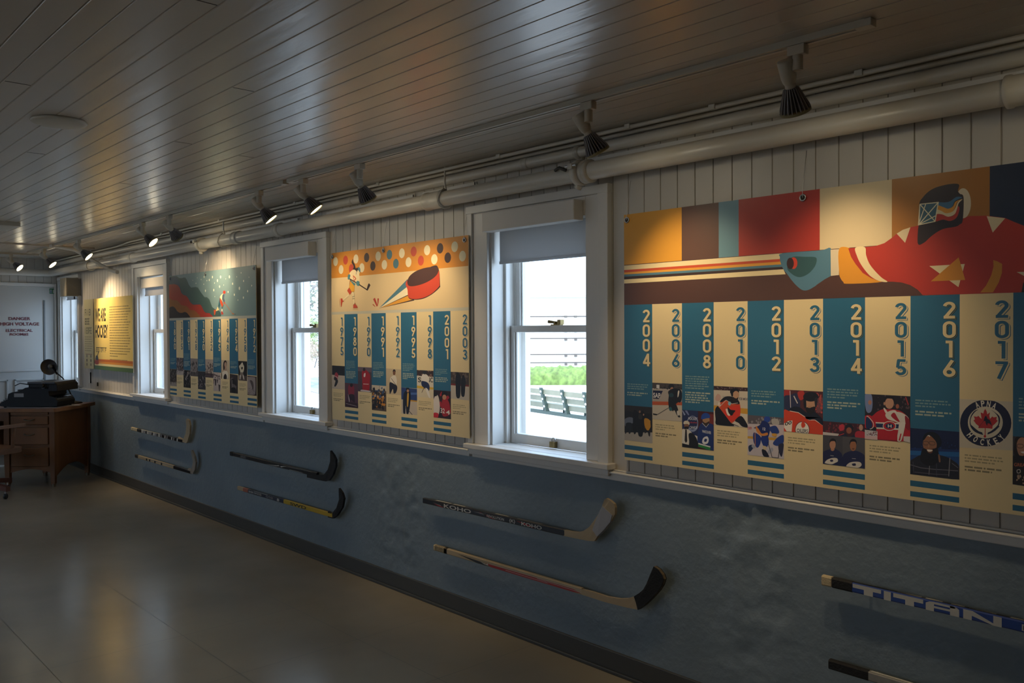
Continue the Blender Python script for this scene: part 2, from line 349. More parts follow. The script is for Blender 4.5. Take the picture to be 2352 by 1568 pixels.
# battens nailed over the boards
DK = mat('dark_slot', (.03, .028, .025), .8)
for xa, xb, lab in ((-2.62, XR, 'long thin white batten between the two pipes above the largest poster'), (-3.89, -3.42, 'short white batten between the two pipes above the nearest window'),
                    (-4.95, -3.97, 'thin white batten between the two pipes above the puck poster'), (-9.0, -5.32, 'thin white batten between the two pipes above the starry night poster')):
    mb = MB(); mb.box(xa, xb, -.012, 0, 2.308, 2.336, TRIM); mb.box(xb-.012, xb-.004, -.014, -.011, 2.31, 2.334, DK)
    tag(mb.build('wood_batten', None, .002), lab, 'batten')
# pipe continuing along the end wall
mb = MB(); mb.tube([(XL+.12, -.11, 2.252), (XL+.10, -.15, 2.25), (XL+.10, YB+.1, 2.25)], .040, PIPE, 16); kid(mb, 'pipe_run', BP)
# seam batten across the ceiling and diagonal strut
mb = MB(); mb.box(-9.40, -9.365, -3.2, -.14, ZC-.014, ZC, CEIL); tag(mb.build('ceiling_batten', None, .002), 'narrow batten crossing the ceiling boards near the end wall', 'batten')
mb = MB(); mb.tube([(-9.26, -.52, 2.40), (-9.1, -.40, 2.36), (-8.95, -.16, 2.19), (-8.95, -.1, 2.17)], .016, PIPE, 10)
mb.tube([(-8.95, -.13, 2.17), (-8.80, -.10, 2.14)], .02, PIPE, 10); mb.box(-9.31, -9.21, -.58, -.48, 2.39, ZC-.001, PIPE)
tag(mb.build('pipe_branch'), 'slanting white branch pipe dropping from the track corner towards the wall above the yellow poster', 'pipe')
# round low ceiling fixture and square one
FIX = mat('ivory_plastic', (.50, .47, .40), .5)
mb = MB(); p = onZ(136, 277, ZC); mb.lathe([(.0, 0), (.10, 0), (.105, .006), (.10, .012), (.085, .016), (0, .0165)], (p.x, p.y, ZC+.0), (0, 0, -1), FIX, 32, False)
tag(mb.build('smoke_detector'), 'round flat white fixture on the ceiling boards', 'ceiling fixture')
p = onZ(18, 522, ZC); mb = MB(); mb.box(p.x-.02, p.x+.42, p.y-.36, p.y, ZC-.032, ZC, FIX); tag(mb.build('ceiling_vent', None, .004), 'flat square white plate on the ceiling at the left edge of the picture', 'ceiling fixture')

# ------------------------------------------------------------------ track lighting
TRK = mat('track_paint', (.47, .44, .37), .42); SOCK = mat('socket_white', (.50, .46, .38), .4); FIN = mat('heat_sink_grey', (.30, .285, .30), .45, .2)
GOLD = mat('bulb_rim', (.25, .21, .10), .4); LENS = mat('lit_lens', (1, .9, .7), .4, emit=(1, .86, .58, 22))
TY, TZ = -.55, 2.400
def track(pa, pb, label):
    e = tag(empty('lighting_track', pa), label, 'light track'); a, b = Vector(pa), Vector(pb); d = (b-a).normalized(); s = Vector((-d.y, d.x, 0))*.0175
    mb = MB(); q = lambda u, v, z: a+d*u+s*v+Vector((0, 0, z)); L = (b-a).length
    T = lambda p: q(p.x, p.y, p.z)
    mb.box(0, L, -1, -.34, 0, .02, TRK, T); mb.box(0, L, .34, 1, 0, .02, TRK, T); mb.box(0, L, -.34, .34, .012, .02, DK, T); kid(mb, 'rail', e)
    for ca, cb in ((-.02, .03), (L-.03, L+.02)): mb = MB(); mb.box(ca, cb, -1.05, 1.05, -.002, .0195, TRK, T); kid(mb, 'end_cap', e, .002)
    return e
track((-1.08, TY, TZ), (-4.42, TY, TZ), 'white lighting track near the camera, holding three spotlights above the two nearest posters')
track((-4.50, TY, TZ), (-9.16, TY, TZ), 'white lighting track in the middle of the ceiling, holding the lit spotlights')
track((-9.44, TY, TZ), (-10.2, TY, TZ), 'short lighting track beyond the ceiling batten')
track((-10.5, -.40, TZ), (-10.5, -2.2, TZ), 'lighting track crossing the ceiling in front of the electrical room door')
def track_head(att, tgt, label, power, hang=.045, off=.035, spread=79):
    att = Vector(att); tgt = Vector(tgt)
    e = tag(empty('spotlight', att), label, 'spotlight', 'track spotlights along the poster wall')
    mb = MB(); mb.box(att.x-.028, att.x+.028, att.y-.016, att.y+.016, att.z-.030, att.z, SOCK); mb.tube([(att.x, att.y, att.z-.03), (att.x, att.y, att.z-.03-hang)], .016, SOCK, 14)
    kid(mb, 'adapter', e, .003)
    j = Vector((att.x-off, att.y, att.z-.03-hang+.012))
    mb = MB(); mb.tube([(att.x, att.y, j.z), j], .010, SOCK, 10); kid(mb, 'arm', e)
    d = (tgt-j).normalized()
    mb = MB(); s0 = j-d*.028
    mb.lathe([(.002, 0), (.024, 0), (.026, .004), (.0235, .052), (.020, .068), (.018, .072)], s0, d, SOCK, 24); kid(mb, 'socket', e)
    mb = MB(); b0 = s0+d*.068
    mb.lathe([(.0165, 0), (.0165, .018), (.019, .020)], b0, d, SOCK, 20); mb.lathe([(.019, .018), (.027, .045), (.034, .085), (.036, .088)], b0, d, mat('fin_core', (.03, .03, .032), .5), 24)
    up = Vector((0, 0, 1)); a = d.cross(up).normalized(); b = a.cross(d)
    for k in range(22):
        t = 2*math.pi*k/22; r = a*math.cos(t)+b*math.sin(t); n = d.cross(r)*.0011
        pts = [b0+d*h+r*rr for h, rr in ((.016, .017), (.020, .024), (.050, .035), (.080, .046), (.090, .047), (.090, .030), (.05, .02))]
        mb.prism([p-n for p in pts], n*2, FIN)
    kid(mb, 'heat_sink', e)
    mb = MB(); mb.lathe([(.034, .086), (.0475, .088), (.0475, .096), (.043, .098), (.041, .094)], b0, d, GOLD, 28, False); kid(mb, 'bulb_rim', e)
    mb = MB(); mb.lathe([(.0001, .097), (.02, .0965), (.0415, .093)], b0, d, LENS, 28, False); kid(mb, 'lens', e)
    ld = bpy.data.lights.new('spot_beam', 'SPOT'); lo = bpy.data.objects.new('spot_beam', ld); C.objects.link(lo)
    ld.energy = SPOT*power; ld.color = (1, .74, .43); ld.spot_size = R_(spread); ld.spot_blend = 1; ld.shadow_soft_size = .03
    lo.location = b0+d*.105; lo.rotation_euler = d.to_track_quat('-Z', 'Y').to_euler(); lo.parent = e; lo.matrix_parent_inverse = Matrix.Translation(-att)
HEADS = [((-1.29, TY, TZ), (-1.40, 0, 1.40), 'white track spotlight closest to the camera, seen from behind', 1.05),
 ((-2.135, TY, TZ), (-1.98, 0, 1.42), 'white track spotlight above the left end of the largest poster', 1.3),
 ((-3.70, TY, TZ), (-3.77, 0, 1.55), 'white track spotlight above the right half of the puck poster, seen from behind', 1.0),
 ((-4.28, TY, TZ), (-3.85, .1, 1.40), 'lit spotlight with visible lens, right one of the pair beyond the puck poster', .7),
 ((-4.82, TY, TZ), (-4.42, .1, 1.40), 'lit spotlight with visible lens, left one of the pair beyond the puck poster', 1),
 ((-6.25, TY, TZ), (-6.62, 0, 1.85), 'dark-backed spotlight turned away above the starry night poster', 1.45),
 ((-6.80, TY, TZ), (-6.25, .0, 1.60), 'lit spotlight left of the dark-backed one above the starry night poster', .9),
 ((-8.45, TY, TZ), (-8.0, .1, 1.60), 'lit spotlight next to the ceiling batten above the yellow poster', 1.2),
 ((-9.62, TY-.0, TZ), (-9.15, .05, 1.55), 'lit spotlight just past the ceiling batten, left of the branch pipe', 4.4),
 ((-10.5, -.66, TZ), (-9.8, .1, 1.50), 'leftmost lit spotlight, on the track before the electrical room door', .8),
 ((-.60, TY, TZ), (-.45, -.02, 1.9), 'spotlight cut off by the top right corner of the picture', .0)]
for a, t, l, pw in HEADS: track_head(a, t, l, pw)

# unseen track added along the opposite wall, bouncing warm fill light into the room
e = track((-8.4, -4.75, TZ), (1.0, -4.75, TZ), 'added warm fill-light track along the opposite long wall, outside the picture')
for hx in (-8.0, -6.2, -5.1, -4.7, -2.6, -1.4, -.2, .7):
    h = Vector((hx, -4.75, TZ-.03)); mb = MB(); mb.tube([h, h+Vector((0, -.03, -.10))], [.018, .026], SOCK, 14); mb.tube([h+Vector((0, -.03, -.10)), h+Vector((0, -.065, -.20))], [.022, .046], FIN, 16); kid(mb, 'fill_head', e)
    p = h+Vector((0, -.069, -.212)); d = Vector((0, -.55, -.8)).normalized()
    mb = MB(); mb.lathe([(.0001, .001), (.042, 0)], h+Vector((0, -.0655, -.2015)), Vector((0, -.035, -.10)), LENS, 20, False); kid(mb, 'lens', e)
    ld = bpy.data.lights.new('spot_beam', 'SPOT'); lo = bpy.data.objects.new('spot_beam', ld); C.objects.link(lo)  # added fill lamp, no such source in view
    ld.energy = FILL; ld.color = (1, .78, .5); ld.spot_size = R_(100); ld.spot_blend = 1; ld.shadow_soft_size = .04
    lo.location = p; lo.rotation_euler = d.to_track_quat('-Z', 'Y').to_euler(); lo.parent = e; lo.matrix_parent_inverse = Matrix.Translation(-Vector(e.location))

# ------------------------------------------------------------------ lettering
_gl = {}
def glyphs(s, bold=.0):
    if (s, bold) in _gl: return _gl[(s, bold)]
    cu = bpy.data.curves.new('lettering', 'FONT'); cu.body = s; cu.offset = bold; cu.resolution_u = 3
    o = bpy.data.objects.new('lettering', cu); C.objects.link(o)
    dg = bpy.context.evaluated_depsgraph_get(); me = o.evaluated_get(dg).to_mesh()
    vs_ = [(v.co.x, v.co.y) for v in me.vertices]; fs_ = [tuple(f.vertices) for f in me.polygons]
    x0 = min(v[0] for v in vs_); x1 = max(v[0] for v in vs_); y0 = min(v[1] for v in vs_); y1 = max(v[1] for v in vs_)
    r = [[((vs_[i][0]-x0)/(x1-x0), (vs_[i][1]-y0)/(y1-y0)) for i in f] for f in fs_]
    o.evaluated_get(dg).to_mesh_clear(); bpy.data.objects.remove(o); bpy.data.curves.remove(cu)
    _gl[(s, bold)] = r; return r
def smooth(pts, n=5):
    out = []; N = len(pts)
    for i in range(N):
        p0, p1, p2, p3 = pts[i-1], pts[i], pts[(i+1) % N], pts[(i+2) % N]
        for k in range(n):
            t = k/n
            out.append(tuple(.5*((2*b)+(-a+c)*t+(2*a-5*b+4*c-d)*t*t+(-a+3*b-3*c+d)*t**3) for a, b, c, d in zip(p0, p1, p2, p3)))
    return out
def stroke(pts, w, closed=False):
    n = len(pts); L = []; Rr = []
    for i in range(n):
        a = pts[i-1] if (i or closed) else pts[i]; b = pts[(i+1) % n] if (i < n-1 or closed) else pts[i]
        dx, dy = b[0]-a[0], b[1]-a[1]; l = math.hypot(dx, dy) or 1; nx, ny = -dy/l*w/2, dx/l*w/2
        if (0 < i < n-1):
            d1 = (pts[i][0]-a[0], pts[i][1]-a[1]); l1 = math.hypot(*d1) or 1; c = abs((d1[0]*dx+d1[1]*dy)/l1/l); k = 1/max(c, .5); nx *= k; ny *= k
        L.append((pts[i][0]+nx, pts[i][1]+ny)); Rr.append((pts[i][0]-nx, pts[i][1]-ny))
    q = []
    for i in range(n if closed else n-1):
        j = (i+1) % n; q.append([L[i], L[j], Rr[j], Rr[i]])
    return q
def arc(cx, cy, r, a0, a1, n=16, ry=None):
    return [(cx+r*math.cos(R_(a0+(a1-a0)*k/n)), cy+(ry or r)*math.sin(R_(a0+(a1-a0)*k/n))) for k in range(n+1)]
T_ = .165
DIG = {'0': [(arc(.3, .70, .215, 0, 180, 12)+arc(.3, .30, .215, 180, 360, 12), True)],
 '1': [([(.37, 0), (.37, 1)], False), ([(.13, .925), (.37, .925)], False)],
 '2': [(arc(.29, .71, .205, 170, -35, 16)+[(.12, .09)], False), ([(.04, .083), (.56, .083)], False)],
 '3': [(arc(.28, .73, .185, 160, -85, 14), False), (arc(.28, .29, .205, 88, -165, 16), False), ([(.2, .53), (.32, .515)], False)],
 '4': [([(.43, .97), (.09, .26)], False), ([(.02, .26), (.6, .26)], False), ([(.43, 0), (.43, 1)], False)],
 '5': [([(.13, .915), (.53, .915)], False), ([(.19, .95), (.14, .47)], False), (arc(.28, .29, .205, 132, -160, 18), False)],
 '6': [(arc(.3, .29, .205, 0, 360, 24)[:-1], True), ([(.45, 1.0), (.13, .40)], False)],
 '7': [([(.03, .917), (.56, .917)], False), ([(.49, .93), (.17, 0)], False)],
 '8': [(arc(.3, .745, .165, 0, 360, 22)[:-1], True), (arc(.3, .287, .205, 0, 360, 24)[:-1], True)],
 '9': [(arc(.3, .71, .205, 0, 360, 24)[:-1], True), ([(.47, .60), (.15, 0)], False)]}

# ------------------------------------------------------------------ printed boards
CREAM, TEAL = 'e6d3a4', '2c6a8c'
class Board:
    DY = .00003
    def __init__(s, x0, x1, z0, z1, Y=-.045):
        s.x0, s.x1, s.z0, s.z1, s.Y = x0, x1, z0, z1, Y; s.mb = MB(); s.L = 0; s.clip = (x0, x1, z0, z1)
    def pt(s, x, z):
        a, b, c, d = s.clip; return (min(max(x, a), b), s.Y-.0001-s.L*s.DY, min(max(z, c), d))
    def poly(s, pts, col, up=True):
        if up: s.L += 1
        s.mb.face([s.pt(*p) for p in pts], ink(col))
    def rect(s, xa, xb, za, zb, col, up=True): s.poly([(xa, za), (xb, za), (xb, zb), (xa, zb)], col, up)
    def many(s, polys, col, inc=0):
        s.L += 1
        for p in polys: s.poly(p, col, False); s.L += inc
    def digit(s, ch, cx, z0, h, w, col):
        s.many([[(cx+(x-.3)*w/.6, z0+y*h) for x, y in q] for pts, cl in DIG[ch] for q in stroke(pts, T_, cl)], col, .2)
    def text(s, t, xa, xb, za, zb, col, bold=.02): s.many([[(xa+u*(xb-xa), za+v*(zb-za)) for u, v in f] for f in glyphs(t, bold)], col)
    def words(s, xa, xb, zt, n, pitch, h, col, seed=0):
        rr = random.Random(seed); s.L += 1
        for i in range(n):
            x = xa; end = xa+(xb-xa)*(rr.uniform(.35, .8) if i == n-1 else rr.uniform(.84, 1))
            while x < end:
                wl = min(rr.uniform(.3, 1.5)*h*3.2, end-x)
                if wl < h*.5: break
                s.poly([(x, zt-i*pitch-h), (x+wl, zt-i*pitch-h), (x+wl, zt-i*pitch), (x, zt-i*pitch)], col, False); x += wl+h*.75
    def trace(s, reg, data, clip=None, base=None):
        rx, ry, rs = reg
        if clip: s.clip = clip
        if base is not None: s.L = base
        def W(p):
            q = onY(rx+p[0]/rs, ry+p[1]/rs, s.Y); return (q.x, q.z)
        for line in data.strip().split('\n'):
            k = line.split()
            if not k: continue
            op, col = k[0], k[1]
            if op in 'er': k = line.replace(',', ' ').split()
            if op == 't': k = k[:2]+k[2].split(',')+k[3].split(',')+k[4:]
            if op in 'ps':
                pts = [tuple(map(float, a.split(','))) for a in k[2:]]
                if op == 's': pts = smooth(pts)
                s.poly([W(p) for p in pts], col)
            elif op == 'e':
                cx, cy, ax, ay = map(float, k[2:6]); s.poly([W(p) for p in arc(cx, cy, ax, 0, 350, 35 if ax > 20 else 15, ay)], col)
            elif op in 'lo':
                wd = float(k[2]); pts = [tuple(map(float, a.split(','))) for a in k[3:]]
                if op == 'o': pts = smooth(pts)
                s.many([[W(p) for p in q] for q in stroke(pts, wd, op == 'o')], col, .2)
            elif op == 't':
                xa, ya, xb, yb, hh = map(float, k[2:7]); tx = ' '.join(k[7:]); l = math.hypot(xb-xa, yb-ya); ux, uy = (xb-xa)/l, (yb-ya)/l
                s.many([[W((xa+ux*u*l+uy*v*hh*0, ya+uy*u*l-v*hh)) for u, v in f] for f in glyphs(tx, .02)], col)
            elif op == 'r':      # random speckle: colour, x0,y0,x1,y1, n, size, seed
                x0, y0, x1, y1, n, sz, sd_ = map(float, k[2:9]); rr = random.Random(sd_); s.L += 1
                for _ in range(int(n)):
                    cx, cy, q = rr.uniform(x0, x1), rr.uniform(y0, y1), sz*rr.uniform(.5, 1.3)
                    s.poly([W((cx+q*rr.uniform(.5, 1)*math.cos(t), cy+q*1.3*rr.uniform(.5, 1)*math.sin(t))) for t in (0, 1.2, 2.4, 3.7, 5)], col, False); s.L += .15
        s.clip = (s.x0, s.x1, s.z0, s.z1)
    def bars(s, xa, xb, zt, h, col, n, seed=0):
        rr = random.Random(seed); s.L += 1; w_ = (xb-xa)/n
        for i in range(n):
            x = xa+i*w_; k = rr.choice([0, 1, 2, 3]); t = w_*.22
            def R4(a, b, c, d): s.poly([(a, c), (b, c), (b, d), (a, d)], col, False); s.L += .2
            R4(x, x+t, zt-h, zt)
            if k != 0: R4(x, x+w_*.75, zt-t, zt)
            if k in (1, 2): R4(x, x+w_*.7, zt-h*.5-t/2, zt-h*.5+t/2)
            if k == 3: R4(x+w_*.53, x+w_*.75, zt-h, zt)
            if k == 2: R4(x, x+w_*.75, zt-h, zt-h+t)
    def finish(s, name, label, holes, body='d9cba8'):
        e = tag(empty(name, ((s.x0+s.x1)/2, s.Y+.004, s.z0)), label, 'poster')
        mb = MB(); mb.box(s.x0, s.x1, s.Y, s.Y+.006, s.z0, s.z1, ink(body)); kid(mb, 'backing_board', e); kid(s.mb, 'printed_face', e)
        for x in (s.x0+.12, s.x1-.12):
            for z in (s.z1-.13, s.z0+.12): mb = MB(); mb.box(x-.02, x+.02, s.Y+.006, -.001, z-.03, z+.03, TRIM); kid(mb, 'standoff', e)
        for x in holes:
            mb = MB(); z = s.z1-.024; pa = [(x+.011*math.cos(t), s.Y-.003, z+.011*math.sin(t)) for t in [k*math.pi/9 for k in range(19)]]
            mb.tube(pa, .0028, STEEL, 8); mb.lathe([(.0001, 0), (.0085, 0)], (x, s.Y-.0035, z), (0, -1, 0), mat('hole_dark', (.03, .025, .02), .8), 16, False); kid(mb, 'grommet', e)
            mb = MB(); mb.tube([(x, s.Y-.004, z), (x, s.Y-.006, z+.03), (x, -.02, 2.20)], .0011, STEEL, 6); kid(mb, 'hanging_wire', e)
        return e
    def timeline(s, years, cw, zt, first_teal=True, small=False):
        zc1, zp1, zp2 = 1.219, 1.325, 1.065
        s.rect(s.x0, s.x1, s.z0, zt, CREAM)
        s.L += 1
        for i, yr in enumerate(years):
            a, b = s.x0+i*cw, s.x0+(i+1)*cw; teal = (i % 2 == 0) == first_teal
            if teal:
                s.rect(a, b, zc1, zt, TEAL, False); s.rect(a, b, 1.027, 1.046, TEAL, False); s.rect(a, b, .9925, 1.010, TEAL, False)
        for i, yr in enumerate(years):
            a, b = s.x0+i*cw, s.x0+(i+1)*cw; teal = (i % 2 == 0) == first_teal; s.L = 3
            fg, bgc = (CREAM, TEAL) if teal else (TEAL, CREAM)
            for k, ch in enumerate(yr):
                z0 = 1.5805-.0625*k; cx = b-.031
                if not small or teal:
                    s.digit(ch, cx+.0052, z0-.0045, .054, .040, fg if not teal else '1d3f4c'); s.digit(ch, cx+.0032, z0-.003, .054, .040, bgc if not teal else '8f9b86')
                    if teal: s.digit(ch, cx+.0024, z0-.002, .054, .040, '1d3f4c')
                s.digit(ch, cx, z0, .054, .040, fg); s.L = 3
            rr = random.Random(i*7+3); n1 = rr.choice([3, 3, 4, 5, 6]) if teal else 3
            tc = '7f9fa4' if teal else 'ab9d78'; tb = 'a9b8ac' if teal else '8c8062'
            ztx = (1.219+.03+.011*(n1*2)) if teal else 1.15
            ztx = min(ztx, 1.36)
            s.words(a+.016, b-.02, ztx, n1, .0095, .0042, tc, i); s.words(a+.016, b-.016, ztx-n1*.0095-.008, max(2, n1-1), .0098, .0052, tb, i+50)

RA, RB, RC = (1400, 360, 3.92), (1880, 360, 4.127), (1410, 820, 5.228)
RD, RE, RF = (1700, 840, 5.228), (1980, 880, 4.9), (1990, 840, 5.6)
RG, RH, RP, RQ = (740, 520, 3.016), (760, 560, 9.8), (380, 620, 10.69), (380, 800, 10.454)
HZ = 1.657
# ---- largest poster, 2004-2018
CW3 = .1527; B3 = Board(-2.384, -2.384+11*CW3, .98, 2.05)
yrs = ['2004', '2006', '2008', '2010', '2012', '2013', '2014', '2015', '2016', '2017', '2018']
B3.timeline(yrs, CW3, HZ)
B3.L = 0; B3.rect(B3.x0, B3.x1, HZ, B3.z1, '54382f')
zl = 1.832
pxs = [1433, 1565.8, 1650.8, 1696.7, 1882.9, 2048.4, 2273]
xs = [onY(p, 520, B3.Y).x for p in pxs]+[B3.x1]; B3.L += 1
for a, b, c in zip(xs, xs[1:], ['d99c33', '5d4136', '6a94a6', 'b23a2c', 'd8c6a0', 'a8702a', '1f2c44']): B3.rect(a if a > xs[0] else B3.x0, b, HZ if c in ('a8702a', '1f2c44') else zl, B3.z1, c, False)
hc = (B3.x0, B3.x1, HZ, B3.z1)
B3.trace(RA, '''
p e9d8ab 120,980 1560,868 1535,930 120,1022
p c8502f 120,1020 1640,912 1640,942 120,1045
p e0a03a 120,1042 1640,936 1640,966 120,1062
p 557f95 120,1060 1640,962 1640,990 120,1082
p 3c2a26 120,1080 1620,986 1620,1008 120,1103
p e9d8ab 120,1105 1566,1012 1586,1057 120,1141
s 557f98 1560,868 1895,843 2000,835 2010,1095 1900,1135 1850,1165 1790,1198 1740,1200 1690,1165 1640,1110 1600,1055 1565,1010 1540,950 1535,905
s 35595f 1640,905 1760,900 1850,903 1866,930 1850,985 1800,1045 1740,1078 1690,1080 1640,1052 1600,1000
e c8452f 1658,957 34 52
e 3a2420 1628,960 32 52
''', hc, 3)
B3.trace(RB, '''
p d8cbb0 115,880 196,874 194,1120 118,1128
p 54382f -20,1215 60,1160 115,1130 195,1120 230,1180 400,1170 900,1170 1010,1330 -20,1345
s e09a2c 196,872 300,866 345,920 400,1040 500,1140 600,1185 280,1203 235,1185 205,1140 195,1080
e d8cbb0 1372,440 74 142
p b8382a 283,868 350,862 445,855 545,845 625,818 700,765 740,730 800,692 870,668 945,652 1100,620 1375,585 1425,562 1600,558 1770,580 1850,615 1960,658 1990,700 1990,1290 990,1312 940,1258 870,1215 790,1191 700,1183 600,1185 500,1150 420,1100 355,1020 310,950
s e9d8ab 350,862 440,856 452,930 482,1010 535,1080 600,1145 655,1184 580,1178 490,1128 410,1030 365,940
p e0d0ac 742,728 800,692 872,668 822,815
p e0d0ac 1595,562 1770,582 1652,718
s 2a2022 950,640 955,450 990,385 1050,325 1130,285 1250,258 1331,262 1322,320 1340,350 1376,385 1368,600 1340,640 1300,662 1180,685 1080,745 1000,815 944,826 943,700
s 3f6f93 1138,432 1200,432 1250,420 1310,380 1362,385 1330,400 1290,425 1270,470 1230,492 1180,480 1134,462
s dd9a36 1134,462 1180,475 1230,492 1275,470 1300,425 1365,400 1320,425 1300,470 1270,520 1210,535 1165,512 1126,500
s e4d4ac 1126,502 1165,512 1210,535 1270,520 1300,480 1325,425 1366,402 1330,440 1315,490 1290,545 1230,568 1170,545 1115,540
s bf3a2c 1115,548 1170,545 1230,568 1290,548 1325,470 1336,500 1310,575 1250,608 1180,595 1108,612
p 3d6478 958,448 1138,430 1105,615 948,648
l e6dfc0 9 962,450 1136,432 1106,612 950,645 962,450
l e6dfc0 9 962,450 1106,612
l e6dfc0 9 1136,432 950,645
l e6dfc0 8 950,640 1018,446
l e6dfc0 8 950,642 1110,560
p e6d8ae 1052,1035 1388,1015 1328,1235
p d08c2c 1330,952 1392,1167 1065,1180
p cf8c2c 1658,978 1700,992 1742,1015 1740,1100 1710,1190 1655,1285 1535,1285 1590,1220 1640,1120 1660,1040
p d8c8a8 1880,1092 1990,1088 1990,1150
p 2a2022 1990,1120 1940,1200 1925,1290 1990,1290
''', hc, 13)
def rc(i, z0=1.066, z1=1.2195): return (B3.x0+i*CW3, B3.x0+(i+1)*CW3, z0, z1)
def rk(i): return rc(i, 1.170, 1.3245)
PH_ = 5
B3.trace(RC, '''
p 1e1b1d 100,560 480,590 480,1080 100,1050
p 2c2624 100,560 480,600 480,680 100,640
p b3aca4 100,900 480,905 480,1080 100,1060
s 6d7486 135,740 190,720 232,735 228,790 180,800 140,830 128,790
s 22242b 150,790 210,790 215,830 200,910 180,915 175,850 150,910 135,915 140,850
s 131215 235,650 270,640 300,680 345,640 370,690 365,780 350,920 330,955 295,935 280,820 265,910 240,915 230,800
s 35302e 300,690 335,690 340,740 300,740
s c98f22 365,745 400,735 440,765 455,800 430,860 410,880 375,850
s 1d1a1c 360,800 380,860 370,915 405,900 420,945 435,945 440,880 455,830 458,760 440,770 440,860 400,880
e 8a6a58 312,655 12 16
e 1a1a1c 192,680 16 20
e 1a1a1c 405,700 14 18
e b78c74 358,690 8 12
''', rc(0), PH_)
B3.trace(RC, '''
p c0b9b4 440,280 850,290 850,800 440,780
p 4a4340 440,280 850,300 850,392 440,372
r 2c2a2c 460,320 820,385 40 9 2
p d8d8dc 512,330 548,332 548,375 512,372
p ada49c 440,380 850,395 850,540 440,530
p c0592f 440,528 850,540 850,580 440,572
p c6bdae 440,572 850,580 850,800 440,780
p 1c2044 470,398 590,404 540,503 472,496
t e8e6e6 474,485 560,492 60 SAP
e 1f2228 690,355 36 34
e a97b60 698,385 20 26
s 171a20 655,410 720,375 800,390 820,450 812,520 790,545 770,540 740,570 700,600 690,640 660,590 655,520 660,460
s 23424a 665,440 700,430 720,460 700,480 665,470
s d8d2c8 770,410 788,405 780,460 766,480
s 171a20 690,570 740,560 770,620 780,680 800,715 780,722 755,690 730,640 700,640 690,620
s 171a20 660,570 700,560 720,620 712,650 700,640 670,640
s d0ccc4 758,650 780,645 786,690 766,700
s 2a6068 662,600 690,600 700,635 672,640
l 2a211c 5 772,540 520,690 475,680
p 1a1818 470,672 525,684 515,698 474,692
''', rk(1), PH_)
B3.trace(RC, '''
p 26305e 800,600 1020,610 1020,1130 800,1110
p 7a86b8 850,640 880,640 905,690 895,700
p 9aa6cc 815,640 830,640 860,690 845,700
e 8f9cc4 945,800 72 96
e 1f2a58 945,790 58 78
t d8dcea 895,752 1005,758 34 HOCKEY
t b84048 900,798 1000,800 24 Night
t d8dcea 910,860 1000,862 34 CANADA
s ddd4c4 838,800 845,770 880,762 908,785 905,812 870,806
s 8a6048 850,806 895,806 898,850 872,870 850,850
s 1c1614 852,835 898,835 892,866 870,876 852,862
s e2ddd4 818,880 860,865 900,870 960,930 1010,960 1012,1070 940,1080 820,1080
p 2a2320 858,868 876,868 882,1010 864,1030 850,1000
s 1a1a20 900,920 950,915 1000,990 1010,1080 910,1085 905,1010
p 14141a 800,1030 1010,1080 1010,1130 800,1110
p 4a1713 1012,620 1210,640 1210,1140 1012,1130
s 7a2b1e 1120,700 1200,690 1200,800 1140,790
s 1f3576 1015,870 1060,785 1120,790 1200,830 1200,1060 1190,1130 1020,1050
e b08862 1108,755 42 58
s 3b2c22 1070,770 1100,790 1145,770 1140,810 1110,826 1080,810
s 1f4aa4 1048,735 1060,690 1100,668 1145,685 1155,725 1110,735 1065,745
l e4e4ea 5 1062,790 1110,840 1140,800
t e2e4ee 1062,905 1168,925 34 VANCOUVER
s e2e4ee 1062,1020 1075,970 1120,950 1140,985 1130,1030 1090,1045
s 1f3576 1085,1010 1095,980 1120,985 1110,1015
p 2f8a48 1015,1045 1160,1085 1160,1120 1015,1075
p e8e8ea 1015,1028 1160,1070 1160,1084 1015,1044
''', rc(2), PH_)
B3.trace(RC, '''
p cfc4b4 1190,340 1620,360 1620,860 1190,830
p 3a2326 1190,340 1620,360 1620,412 1190,392
r 86706a 1200,355 1600,395 30 7 4
s c9a49a 1220,480 1250,440 1285,470 1270,520 1225,520
t a8a6ac 1308,495 1390,500 30 ENFORCE
t 54546a 1505,515 1605,520 32 FOR MOU
p cf9c2e 1190,575 1620,620 1620,685 1190,640
p d8cfc2 1190,640 1620,685 1620,860 1190,830
s d44f22 1262,600 1290,530 1350,515 1420,560 1500,545 1522,620 1512,720 1480,740 1420,790 1380,780 1320,700
s e23a20 1320,640 1400,600 1500,580 1512,700 1400,770 1340,700
s 17151a 1275,530 1330,478 1400,470 1480,500 1512,560 1440,560 1400,550 1350,515 1300,540
s 131216 1215,640 1240,590 1262,600 1340,700 1400,780 1440,825 1240,812 1222,740
e 15151a 1450,415 54 44
e c49a7c 1468,450 38 44
s 2a1c18 1440,480 1465,500 1495,480 1485,520 1455,530 1425,505
s 15151a 1405,400 1430,420 1430,470 1410,460
s 17151a 1455,760 1530,705 1600,800 1606,842 1540,830 1500,790
l d8d0c8 6 1265,600 1350,515 1420,560 1490,550
s f0e6dc 1400,640 1395,700 1365,690 1345,620
s 141216 1370,600 1405,630 1460,640 1440,670 1420,700 1395,690 1372,650
t f0e8e0 1252,585 1282,590 44 8
e 8fc6da 1390,556 18 24
l 1c1a1c 6 1400,790 1500,830
''', rk(3), PH_)
